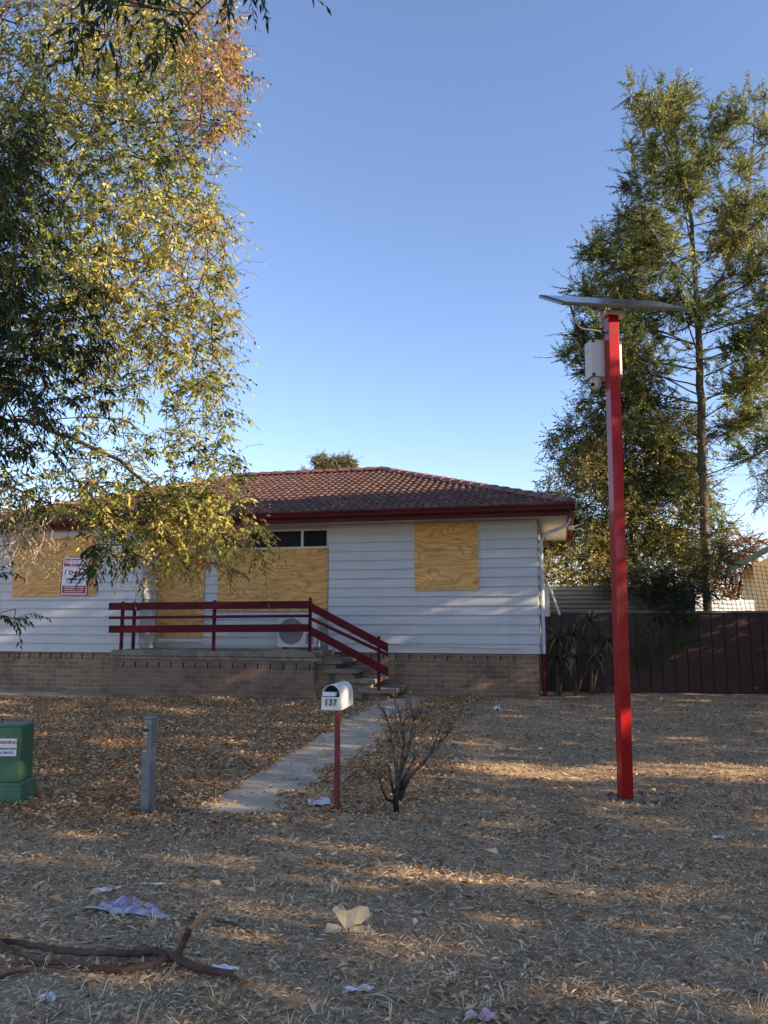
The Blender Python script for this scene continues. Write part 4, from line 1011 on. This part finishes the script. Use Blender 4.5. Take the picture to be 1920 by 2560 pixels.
mk_tree('tall_conifer', 'tall open conifer with feathery sprays behind the fence, right of the pole', 'tree', cb3, [wt, (wv_ - offc, wf_), (wv2 - offc, wf2)],
        (np.concatenate([lv[0], lv2[0]]), np.concatenate([lv[1], lv2[1] + len(lv[0])]), np.concatenate([lv[2], lv2[2]])), BARKC, CON)

# --- leafy trees: one generic builder working from an outline of crowns (clusters)
def leafy(name, label, base, blobs, natt, K, M_, L, lL, lW, mat, tint, bark, r0=.008, rs=.5, cap=.2, hang=.2, group=None, droop=.2):
    att = []; V3 = np.array([b[3] * b[4] * b[5] for b in blobs]); V3 = V3 / V3.sum()
    for _ in range(natt):
        b = blobs[rng.choice(len(blobs), p=V3)]; v = rng.normal(0, 1, 3); v /= np.linalg.norm(v); rr = rng.uniform(.35, 1) ** .6 * (1 + .12 * math.sin(5 * v[0] + 3 * v[2]))
        att.append(np.array([b[0] + v[0] * rr * b[3], b[1] + v[1] * rr * b[4], b[2] + v[2] * rr * b[5]]))
    att = [a for a in att if a[2] > .3]
    top_ = max(b[2] for b in blobs); cx_ = np.mean([b[0] for b in blobs]); cy_ = np.mean([b[1] for b in blobs])
    seeds = [[base, base.lerp(Vector((cx_, cy_, top_)), .3), Vector((cx_, cy_, top_))]]
    for b in blobs: seeds.append([Vector((b[0], b[1], b[2]))])
    seeds = [seeds[0]] + [[base.lerp(Vector((cx_, cy_, top_)), .4), Vector((b[0], b[1], b[2]))] for b in blobs]
    Np, par, r, tips = grow(seeds, att, step=.35, sag=.02, wander=.06, r0=r0, expo=2.3)
    off = np.array(tuple(base)); tp_, td = tipdirs(Np, par, tips)
    (wv_, wf_), lv = twigs(tp_, td, K, M_, L, droop, .8, lL, lW, tint, rw=r0 * .5, hang=hang, jit=.7, face=1.2)
    return mk_tree(name, label, 'tree', base, [tree_wood(Np, par, r, off, r0, rs, 5, cap), (wv_ - off, wf_)], lv, bark, mat, group)
BUSH = leafmat('bush leaves', [(0, (.035, .05, .018)), (.4, (.11, .135, .038)), (.7, (.28, .26, .07)), (1, (.52, .41, .12))], .3, .42)
def bl(px, py, D, rx, ry, rz): p = P(px, py, D); return (p.x, p.y, p.z, rx, ry, rz)
bt = lambda p: np.clip(.45 + .3 * n3(p, 1.8, 5) + rng.normal(0, .18, len(p)), 0, 1)
bb0 = P(1600, 1600, 19); bb0.z = .1
leafy('broadleaf_tree', 'dense bushy broadleaf tree behind the iron screen, its leaves caught by low sun', bb0,
      [bl(1480, 1230, 18.6, 1.15, 1.4, 1.3), bl(1580, 1130, 19, 1.3, 1.5, 1.5), bl(1660, 1260, 19, 1.3, 1.5, 1.5), bl(1470, 1100, 19, .9, 1.1, .8), bl(1620, 1390, 18.6, 1.6, 1.3, .9), bl(1460, 1400, 18.2, 1.2, 1.0, .75), bl(1540, 1000, 19.3, .9, 1.0, .8), bl(1700, 1100, 19.5, .8, 1, 1)],
      2300, 4, 9, .38, .095, .042, BUSH, lambda p: np.clip(bt(p) + .12, 0, 1), BARKA)
# dark boughs hanging over the fence
bb1 = P(1690, 1600, 16.3); bb1.z = .1
DKB = leafmat('dark bough leaves', [(0, (.018, .035, .014)), (.5, (.04, .07, .022)), (1, (.10, .14, .04))], .3, .45)
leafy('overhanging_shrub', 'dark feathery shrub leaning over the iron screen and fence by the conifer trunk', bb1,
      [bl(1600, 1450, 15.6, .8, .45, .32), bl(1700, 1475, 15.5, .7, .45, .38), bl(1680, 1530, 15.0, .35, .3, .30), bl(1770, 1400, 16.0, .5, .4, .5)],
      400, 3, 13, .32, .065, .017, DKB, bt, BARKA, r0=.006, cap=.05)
# two light green self-sown saplings in front of the fence
for px, py, D, s, ttl in ((1620, 1640, 14.8, .34, 'light green feathery sapling low in front of the fence just right of the red pole'), (1712, 1603, 14.7, .24, 'small dark feathery sapling against the fence, right of the lighter one')):
    q = P(px, 1730, D); q.z = .1
    leafy('sapling', ttl, q, [bl(px, py, D, s, .22, s * .55), bl(px + 10, py - 60, D, s * .8, .2, s * .3)], 34, 3, 15, .24, .05, .012, leafmat('sapling leaves', [(0, (.04, .075, .02)), (1, (.11, .17, .04))], .3), bt, BARKA, r0=.004, cap=.012)
# far trees
FARL = leafmat('far gum leaves', [(0, (.09, .10, .05)), (.5, (.22, .22, .10)), (1, (.40, .35, .17))], .25, .6)
fb0 = P(835, 1560, 60); fb0.z = 0
leafy('distant_gum', 'round topped gum tree standing far behind the roof ridge', fb0, [bl(806, 1156, 60, .75, .9, .70), bl(838, 1160, 60, .75, .9, .6), bl(868, 1162, 60, .70, .9, .75), bl(835, 1180, 60, 1.5, 1.2, .7), bl(880, 1180, 60, .6, .8, .6)], 520, 4, 8, .38, .15, .07, FARL, bt, BARKA, r0=.03, cap=.4)
fb1 = P(760, 1560, 70); fb1.z = 0
leafy('distant_gum', 'tiny gum top just showing over the ridge left of the round topped gum', fb1, [bl(760, 1185, 70, .55, .6, .5), bl(762, 1196, 70, .7, .6, .4)], 60, 3, 8, .4, .15, .06, FARL, bt, BARKA, r0=.03, cap=.3)
RUS = leafmat('autumn leaves', [(0, (.10, .07, .03)), (.4, (.28, .14, .06)), (.7, (.42, .16, .08)), (1, (.40, .33, .10))], .35, .6)
fb2 = P(1840, 1560, 33); fb2.z = 0
leafy('autumn_tree', 'orange and red autumn tree beyond the cream house roof', fb2, [bl(1830, 1375, 33, 1.2, 1.2, .9), bl(1800, 1400, 33, .9, 1, 1.2), bl(1878, 1370, 33, .8, 1, .6), bl(1840, 1450, 33, 1.6, 1.2, 1.0), bl(1740, 1450, 33, 1.2, 1.2, .8)], 420, 3, 8, .4, .12, .06, RUS, bt, BARKA, r0=.02, cap=.2)
fb3 = P(2010, 1560, 26); fb3.z = 0
leafy('sparse_gum', 'sparse blue green gum tree at the right edge above the cream house', fb3, [bl(1955, 1200, 26, .9, 1, 1.0), bl(1915, 1245, 26, .55, .6, .35), bl(1990, 1080, 26, 1, 1, 1.2), bl(1940, 1150, 26, .5, .6, .5)], 260, 3, 8, .45, .12, .03, leafmat('blue gum leaves', [(0, (.05, .075, .05)), (1, (.14, .17, .09))], .3), bt, BARKA, r0=.012, cap=.2, droop=.6, hang=.5)
# back-garden trees seen low beside the house and past it
fb4 = P(1420, 1560, 25); fb4.z = .1
leafy('garden_tree', 'sunlit small leaved tree beyond the side eave of the house', fb4, [bl(1410, 1400, 25, .8, .9, 1.1), bl(1440, 1330, 25, .9, .9, .9), bl(1400, 1450, 24, .9, .9, .7)], 220, 3, 8, .4, .10, .04, BUSH, lambda p: np.clip(bt(p) + .2, 0, 1), BARKA)
# unseen trees added at right, crowns shaped to shade the yard, gapped for sun
k1, k2 = math.tan(-SUN_AZ), math.tan(SUN_EL) / math.cos(SUN_AZ); XT = 10.0
def shade_trees():
    bands = [(7.9, .48, .7, 8.2), (8.95, .13, 3.4, 6.5), (7.5, .26, -3.5, -1.9), (4.66, .10, -2.2, -1.2), (4.62, .12, .3, 2.5), (5.5, .09, 2.2, 3.2)]
    top = [(-3.5, 9.0), (.2, 10.0), (.75, 6.2), (2.4, 6.1), (3.4, 6.5), (5, 6.1), (7.8, 6.8), (8.3, 9.5), (9.3, 9.4), (10.3, 8.3), (11.1, 7.7), (11.8, 6.6), (12.15, 4.3), (16.2, 4.1)]
    tr = [(-2.2, []), (.6, []), (3.4, []), (6.2, []), (9.0, []), (12.2, [])]
    n = 0
    while n < 5600:
        yp = rng.uniform(-3.5, 16.2); zp = rng.uniform(.25, 10)
        if zp > interp(top, yp) - .25: continue
        xg = XT - zp / k2; yg = yp + k1 * (XT - xg)
        if any(abs(yg - b[0] - .06 * math.sin(3 * xg)) < b[1] and b[2] < xg < b[3] for b in bands): continue
        tr[min(range(6), key=lambda i: abs(tr[i][0] - yp))][1].append(np.array([XT + rng.normal(0, .22), yp, zp])); n += 1
    nm = ['first', 'second', 'third', 'fourth', 'fifth', 'sixth']
    for i, (yt, at) in enumerate(tr):
        b = Vector((XT + .2, yt, 0)); hh = max(a[2] for a in at)
        Np, par, r, tips = grow([[b, Vector((XT + .1, yt, hh * .5)), Vector((XT, yt, hh * .85))]], at, step=.35, wander=.05, r0=.008, expo=2.3)
        off = np.array(tuple(b)); tp_, td = tipdirs(Np, par, tips)
        (wv_, wf_), lv = twigs(tp_, td, 5, 10, .27, .2, .9, .13, .08, bt, rw=.004, hang=.2, jit=.7, face=1.2)
        mk_tree('street_tree', 'leafy shade tree added out of view right of the yard, %s in the row' % nm[i], 'tree', b, [tree_wood(Np, par, r, off, .008, .5, 5, .14), (wv_ - off, wf_)], lv, BARKA, BUSH, 'added shade trees right of the yard')
shade_trees()

# ------------------------------------------------------------------ tall aloes by the fence
AL = leafmat('aloe leaves', [(0, (.05, .065, .035)), (.6, (.10, .12, .065)), (1, (.18, .18, .10))], .1, .5)
aloes = [((1398, 1742, 14.5), [(1432, 1590), (1395, 1600)], 'tall aloe nearest the downpipe with two drooping heads'), ((1440, 1745, 14.4), [(1436, 1645), (1487, 1645)], 'middle aloe with long limp leaves beside the red pole'),
         ((1480, 1740, 14.6), [(1476, 1555), (1520, 1605)], 'tallest aloe against the fence just left of the red pole'), ((1392, 1735, 14.2), [(1392, 1645)], 'short aloe low at the corner of the house')]
for (bx, by, D), heads, ttl in aloes:
    b0 = P(bx, by, D); b0.z = .1; t = thing('tall_aloe', ttl, 'aloe', b0, 0, 'aloes by the fence'); st = MB(); LV = MB(); V = []; F_ = []; T = []; n0 = 0
    for hx, hy in heads:
        h = P(hx, hy, D + random.uniform(-.2, .2)) - b0
        st.tube([(0, 0, 0), (h.x * .3, h.y * .3, h.z * .45), tuple(h)], [.03, .022, .018], 6)
        for k in range(44):
            a = random.uniform(0, 6.28); el = random.uniform(-.3, 1.2); L = random.uniform(.34, .62)
            d = Vector((math.cos(a) * math.cos(el), math.sin(a) * math.cos(el), math.sin(el))); q = Vector(h); s = Vector((-math.sin(a), math.cos(a), 0)); tt = random.uniform(0, 1)
            pr = None
            for j in range(7):
                w_ = .022 * (1 - j / 6.2); V += [q - s * w_, q + s * w_]; T += [tt, tt]
                if j: F_.append((n0 - 2, n0 - 1, n0 + 1, n0)); 
                n0 += 2; q = q + d * L / 6; d = (d + Vector((0, 0, -.33))).normalized()
    st.build('stem', BARKA, t); npmesh('leaves', [tuple(v) for v in V], F_, AL, t, tint=T)

# ------------------------------------------------------------------ bare cut-back shrub by the letterbox
sb = G(990, 2036); Ds = sb.y
def sp_(x, y, dd=0): return P(600 + x / 2.765, 1680 + y / 2.765, Ds + dd) - sb
sh_t = thing('bare_shrub', 'leafless cut back shrub with grey forked stems right of the letterbox', 'shrub', sb)
m_ = MB()
stems = [([(1085, 1000, 0), (1080, 880, 0), (1090, 790, 0), (1085, 700, -.03), (1075, 600, -.05), (1060, 500, -.06), (1050, 430, -.08), (1020, 350, -.1), (1005, 290, -.1), (990, 268, -.1)], .020, .004),
         ([(1090, 800, 0), (1110, 700, .03), (1120, 600, .05), (1130, 480, .06), (1120, 380, .08), (1108, 290, .1), (1090, 240, .1), (1078, 180, .1)], .015, .003),
         ([(1110, 700, .03), (1160, 550, 0), (1180, 450, -.03), (1200, 330, -.05), (1185, 240, -.05), (1170, 180, -.05)], .012, .003),
         ([(1150, 520, 0), (1200, 420, .05), (1260, 350, .08), (1290, 300, .1)], .009, .003),
         ([(1095, 880, 0), (1130, 800, .03), (1160, 745, .03)], .022, .017),
         ([(1100, 800, .03), (1150, 690, .08), (1220, 570, .1), (1250, 500, .1)], .011, .006),
         ([(1120, 810, 0), (1180, 710, -.05), (1260, 640, -.08), (1310, 570, -.1), (1370, 500, -.1), (1430, 440, -.12), (1450, 410, -.12)], .014, .003),
         ([(1310, 570, -.1), (1350, 490, -.06), (1380, 420, -.04), (1400, 350, -.04)], .008, .002),
         ([(1370, 500, -.1), (1400, 430, -.14), (1420, 340, -.16)], .006, .002),
         ([(1065, 900, 0), (1020, 880, -.05), (990, 830, -.08), (970, 760, -.1), (975, 700, -.1), (940, 660, -.1)], .010, .004),
         ([(1060, 830, 0), (1040, 740, -.1), (1030, 650, -.12), (1010, 600, -.12)], .012, .004),
         ([(1200, 330, -.05), (1240, 290, -.02), (1255, 225, 0)], .006, .002), ([(1120, 380, .08), (1150, 320, .1), (1150, 240, .1)], .006, .002),
         ([(1050, 430, -.08), (1080, 370, -.02), (1070, 300, 0)], .006, .002), ([(1020, 350, -.1), (1045, 300, -.1), (1080, 280, -.1)], .004, .0015)]
tipsS = []
for pts, r0_, r1_ in stems:
    q = [sp_(*a) for a in pts]; n = len(q)
    for i in range(1, n - 1): q[i] = q[i] + Vector((random.gauss(0, .003), random.gauss(0, .006), 0))
    m_.tube(q, [1.2 * (r0_ + (r1_ - r0_) * i / (n - 1)) for i in range(n)], 7)
    for i in range(n // 2, n):
        for _ in range(4):
            d = (q[i] - q[i - 1]).normalized() + Vector((random.gauss(0, .6), random.gauss(0, .6), random.gauss(.1, .35))); L = random.uniform(.04, .13)
            e = q[i] + d.normalized() * L; m_.tube([q[i], q[i] + (e - q[i]) * .5 + Vector((random.gauss(0, .006), 0, .004)), e], [.0042, .0032, .0018], 4); tipsS.append(e)
def shrubbark():
    m, nt, b = newmat('grey shrub bark'); b.inputs['Roughness'].default_value = .9
    tc = N_(nt, 'TexCoord'); n = N_(nt, 'TexNoise', Scale=22.0, Detail=6.0); nt.links.new(tc.outputs['Object'], n.inputs[0])
    r1 = ramp(nt, [(.35, (.03, .023, .02)), (.65, (.17, .14, .13))]); nt.links.new(n.outputs[0], r1.inputs[0])
    sx = N_(nt, 'SeparateXYZ'); nt.links.new(tc.outputs['Object'], sx.inputs[0]); rz = ramp(nt, [(.12, (.12, .12, .12)), (.34, (1, 1, 1))]); nt.links.new(sx.outputs[2], rz.inputs[0])
    mx = N_(nt, 'Mix', data_type='RGBA', blend_type='MULTIPLY'); mx.inputs[0].default_value = 1; nt.links.new(r1.outputs[0], mx.inputs[6]); nt.links.new(rz.outputs[0], mx.inputs[7]); nt.links.new(mx.outputs[2], b.inputs[0])
    bp = N_(nt, 'Bump', Strength=.6, Distance=.004); nt.links.new(n.outputs[0], bp.inputs['Height']); nt.links.new(bp.outputs[0], b.inputs['Normal']); return m
m_.build('stems', shrubbark(), sh_t, smooth=True)
cen = [sp_(960, 680, -.1)] * 110 + [sp_(1065, 440, -.03)] * 40 + [sp_(1330, 430, -.1)] * 10
cc = np.array([tuple(c) for c in cen]) + rng.normal(0, .036, (len(cen), 3)); k_ = len(cc)
V, F2, T = leaf_geo(cc, rng.normal(0, 1, (k_, 3)), rng.normal(0, 1, (k_, 3)), rng.uniform(.015, .035, k_), .012, rng.uniform(0, 1, k_))
npmesh('withered_leaves', V, F2, leafmat('withered leaves', [(0, (.05, .055, .02)), (.6, (.12, .11, .04)), (1, (.20, .13, .06))], .2), sh_t, tint=T)

# ------------------------------------------------------------------ fallen branch in the foreground
WOODR = M('red brown bark', (.15, .085, .062), (.06, .036, .030), 16, .85, .9, 40, stretch=(.4, 1, 1), spec=.15)
RAW = M('raw split wood', (.33, .215, .12), (.22, .14, .08), 14, .8, .5, 60, stretch=(1, 4, 1))
fo = G(260, 2395)
fbr = thing('fallen_branch', 'broken red brown branch lying on the dry grass in the left foreground', 'branch', fo)
def gz(x, y, lift): return G(x / 1.659, 2100 + y / 1.659, lift) - fo
def limb(name, pts, rads, mat, par_, sides=10):
    # resample with a little knobbliness
    P3 = [gz(*p) for p in pts]; out = []; rr = []
    for i in range(len(P3) - 1):
        for k in range(4):
            t = k / 4; out.append(P3[i].lerp(P3[i + 1], t) + Vector((random.gauss(0, .002), random.gauss(0, .003), random.gauss(0, .002)))); rr.append(.66 * (rads[i] + (rads[i + 1] - rads[i]) * t) * random.uniform(.9, 1.12))
    out.append(P3[-1]); rr.append(rads[-1]); m_ = MB(); m_.tube(out, rr, sides); return m_.build(name, mat, par_, smooth=True)
limb('limb', [(-90, 440, .03), (0, 452, .04), (130, 478, .045), (250, 500, .04), (420, 502, .035), (560, 500, .03), (640, 498, .035), (700, 512, .03), (800, 557, .03), (960, 580, .024), (985, 588, .024)], [.016, .018, .021, .022, .022, .024, .028, .028, .025, .021, .020], WOODR, fbr)
limb('limb', [(-60, 540, .02), (30, 528, .02), (150, 530, .022), (300, 532, .022), (420, 556, .022), (520, 562, .022), (620, 542, .025), (690, 520, .03)], [.012, .014, .016, .019, .021, .023, .023, .022], WOODR, fbr)
limb('limb', [(-60, 420, .06), (0, 470, .05), (60, 500, .04), (150, 545, .03), (330, 560, .012)], [.010, .010, .010, .008, .004], WOODR, fbr)
limb('limb', [(-60, 600, .02), (20, 575, .015), (110, 560, .015), (140, 550, .02)], [.012, .011, .009, .007], WOODR, fbr)
stub = limb('limb', [(725, 525, .03), (748, 525, .075), (775, 545, .16), (790, 560, .22)], [.024, .024, .024, .023], WOODR, fbr)
pA = gz(790, 560, .215); rw_ = MB()
for k in range(7):
    a = k * .9; q0 = pA + Vector((math.cos(a) * .012, math.sin(a) * .012, -.02)); L = random.uniform(.07, .13)
    q1 = q0 + Vector((L * .75, 0.0, L * .42)) + Vector((0, random.gauss(0, .01), random.gauss(0, .012)))
    rw_.tube([q0, q0.lerp(q1, .5) + Vector((0, 0, .008)), q1], [.012, .010, .0015], 5)
rw_.build('split_wood', RAW, fbr)
rw_ = MB()
for k in range(4):
    q0 = gz(975, 586, .024 + .006 * (k - 1.5)); q1 = gz(1050 - 12 * k, 606, .012 + .004 * k); rw_.tube([q0, q1], [.012, .002], 5)
rw_.build('split_wood', RAW, fbr)
limb('twig', [(705, 530, .03), (690, 510, .03), (650, 560, .01), (600, 585, .004)], [.006, .005, .004, .003], WOODR, fbr, 5)
limb('twig', [(800, 540, .2), (770, 400, .16), (745, 360, .15)], [.003, .002, .001], WOODR, fbr, 4)
# dry stick behind the branch
s0 = G(895 / 1.659, 2100 + 352 / 1.659); st = MB(); pts = [(895, 352, .02), (950, 365, .025), (1000, 378, .02), (1040, 400, .015), (1072, 418, .006)]
st.tube([G(x / 1.659, 2100 + y / 1.659, l) - s0 for x, y, l in pts], [.006, .006, .005, .004, .002], 6)
tag(st.build('dry_stick', BARKA, None, loc=s0, smooth=True), 'thin curved grey stick on the ground behind the fallen branch', 'stick')

# ------------------------------------------------------------------ paper, card and rag litter
def printed():
    m, nt, b = newmat('printed newspaper'); b.inputs['Roughness'].default_value = .8
    tc = N_(nt, 'TexCoord'); n = N_(nt, 'TexNoise', Scale=9.0, Detail=3.0, Distortion=.6); nt.links.new(tc.outputs['Object'], n.inputs[0])
    r1 = ramp(nt, [(.40, (.50, .46, .56)), (.50, (.30, .19, .30)), (.56, (.45, .38, .48)), (.62, (.58, .56, .62))]); nt.links.new(n.outputs[0], r1.inputs[0]); nt.links.new(r1.outputs[0], b.inputs[0]); return m
PRN = printed(); CARD = M('brown card', (.40, .33, .22), (.30, .24, .15), 9, .85)
def crumple(name, label, cat, px, py, pts, mat, h=.02, seed=1, sub=5, thick=.0012, lift=.006, M2=None):
    """pts: outline as four photo points (quad); draped sheet with folds"""
    rs = random.Random(seed); c = G(px, py); q = [G(x, y) for x, y in pts]; V = []; F_ = []
    n = 9
    ph = [rs.uniform(0, 6) for _ in range(4)]
    for j in range(n + 1):
        for i in range(n + 1):
            u_, v_ = i / n, j / n; p_ = (q[0] * (1 - u_) + q[1] * u_) * (1 - v_) + (q[3] * (1 - u_) + q[2] * u_) * v_
            edge_ = (i in (0, n) or j in (0, n)); z = float(g(p_.x, p_.y)) + lift + .8 * h * abs(math.sin(u_ * 5 + ph[0] + 1.5 * v_)) * abs(math.cos(v_ * 4 + ph[1] - u_ * 2)) + rs.uniform(0, h * .07)
            jx = rs.uniform(-.007, .007) * (1.3 if edge_ else .2)
            V.append((p_.x - c.x + jx, p_.y - c.y + rs.uniform(-.007, .007) * (1.3 if edge_ else .2), z - c.z))
    for j in range(n):
        for i in range(n): a = j * (n + 1) + i; F_.append((a, a + 1, a + n + 2, a + n + 1))
    o = npmesh(name, V, F_, mat, None, loc=c); s = o.modifiers.new('s', 'SOLIDIFY'); s.thickness = thick
    tag(o, label, cat); return o
crumple('newspaper', 'crumpled purple and white newspaper sheet behind the fallen branch', 'paper', 325, 2290, [(212, 2283), (435, 2304), (345, 2252), (285, 2256)], PRN, .032, 3)
crumple('newspaper', 'flat printed newspaper page lying at the foot of the red letterbox post', 'paper', 799, 2012, [(772, 2022), (830, 2021), (822, 2003), (768, 2004)], MAT['paper'], .005, 5, lift=.03)
crumple('paper_strip', 'long torn white strip left of the other strip, above the newspaper', 'paper', 262, 2228, [(222, 2238), (300, 2224), (302, 2219), (224, 2230)], MAT['paper'], .012, 8)
crumple('paper_strip', 'thin bright white strip right of the torn one, above the newspaper', 'paper', 376, 2213, [(340, 2213), (412, 2216), (414, 2211), (342, 2209)], MAT['paper'], .008, 9)
crumple('paper_strip', 'short white strip beside the split end of the fallen branch', 'paper', 555, 2428, [(526, 2432), (598, 2434), (594, 2424), (528, 2420)], MAT['paper'], .010, 10, lift=.012)
crumple('paper_scrap', 'torn white scrap in the grass right of the fallen branch tip', 'paper', 895, 2480, [(858, 2488), (932, 2478), (930, 2470), (862, 2476)], MAT['paper'], .015, 11)
crumple('paper_scrap', 'small grey paper by the left corner below the fallen branch', 'paper', 120, 2500, [(100, 2510), (140, 2508), (136, 2492), (104, 2494)], MAT['paper'], .02, 12)
crumple('tissue', 'small crumpled white tissue on the lawn in front of the house wall', 'tissue', 1241, 1773, [(1232, 1778), (1250, 1778), (1249, 1768), (1234, 1768)], MAT['paper'], .05, 13)
crumple('tissue', 'small white tissue between the letterbox post and the bare shrub', 'tissue', 914, 2016, [(905, 2019), (922, 2019), (920, 2012), (906, 2012)], MAT['paper'], .02, 14)
crumple('paper_scrap', 'white scrap at the right in the streak of sunlit grass below the pole', 'paper', 1796, 2096, [(1780, 2099), (1812, 2099), (1810, 2092), (1784, 2092)], MAT['paper'], .01, 15)
for i, (x, y, s, ttl) in enumerate(((1048, 2284, 7, 'tiny white scrap in the middle foreground, right one of two beside each other'), (938, 2281, 6, 'tiny white scrap above the brown card, left of two'), (1137, 2437, 8, 'tiny bright white scrap low in the middle foreground'), (657, 2257, 5, 'tiny white scrap between the newspaper and the brown card'), (1862, 2313, 9, 'tiny grey white scrap at the right edge of the foreground'), (955, 2215, 5, 'tiny white scrap highest of those in the middle foreground'))):
    crumple('paper_scrap', ttl, 'paper', x, y, [(x - s, y + s * .4), (x + s, y + s * .3), (x + s * .8, y - s * .4), (x - s * .7, y - s * .3)], MAT['paper'], .008, 20 + i)
crumple('rag', 'pink stained white rag cut off by the bottom edge', 'rag', 1200, 2556, [(1158, 2562), (1246, 2562), (1235, 2545), (1175, 2543)], M('stained rag', (.62, .58, .58), (.45, .08, .12), 14, .9), .04, 31)
# folded brown card: two upright leaves like an open book
cc0 = G(870, 2325); ct_ = thing('torn_card', 'torn brown paper card standing open like a book right of the fallen branch', 'card', cc0, R(8))
def flap(pts, name):
    m_ = MB(); m_.v = [tuple(p) for p in pts]; n = len(pts); m_.f = [tuple(range(n))]; m_.mi = [0]; o = m_.build(name, CARD, ct_); s = o.modifiers.new('s', 'SOLIDIFY'); s.thickness = .0015; return o
flap([(-.015, -.02, .01), (-.075, .04, .085), (-.055, .045, .10), (-.035, .05, .08), (-.03, .05, .105), (0, .035, .075)], 'left_leaf')
flap([(-.015, -.02, .01), (0, .035, .075), (.06, .04, .095), (.10, .035, .09), (.115, .01, .055), (.06, -.01, .028), (.03, -.02, .03)], 'right_leaf')
flap([(-.12, -.03, .004), (-.01, -.04, .006), (.0, .0, .02), (-.10, .02, .03)], 'lower_leaf')
flap([(0, -.04, .004), (.12, -.05, .006), (.10, .0, .015), (.01, .0, .02)], 'lower_leaf')
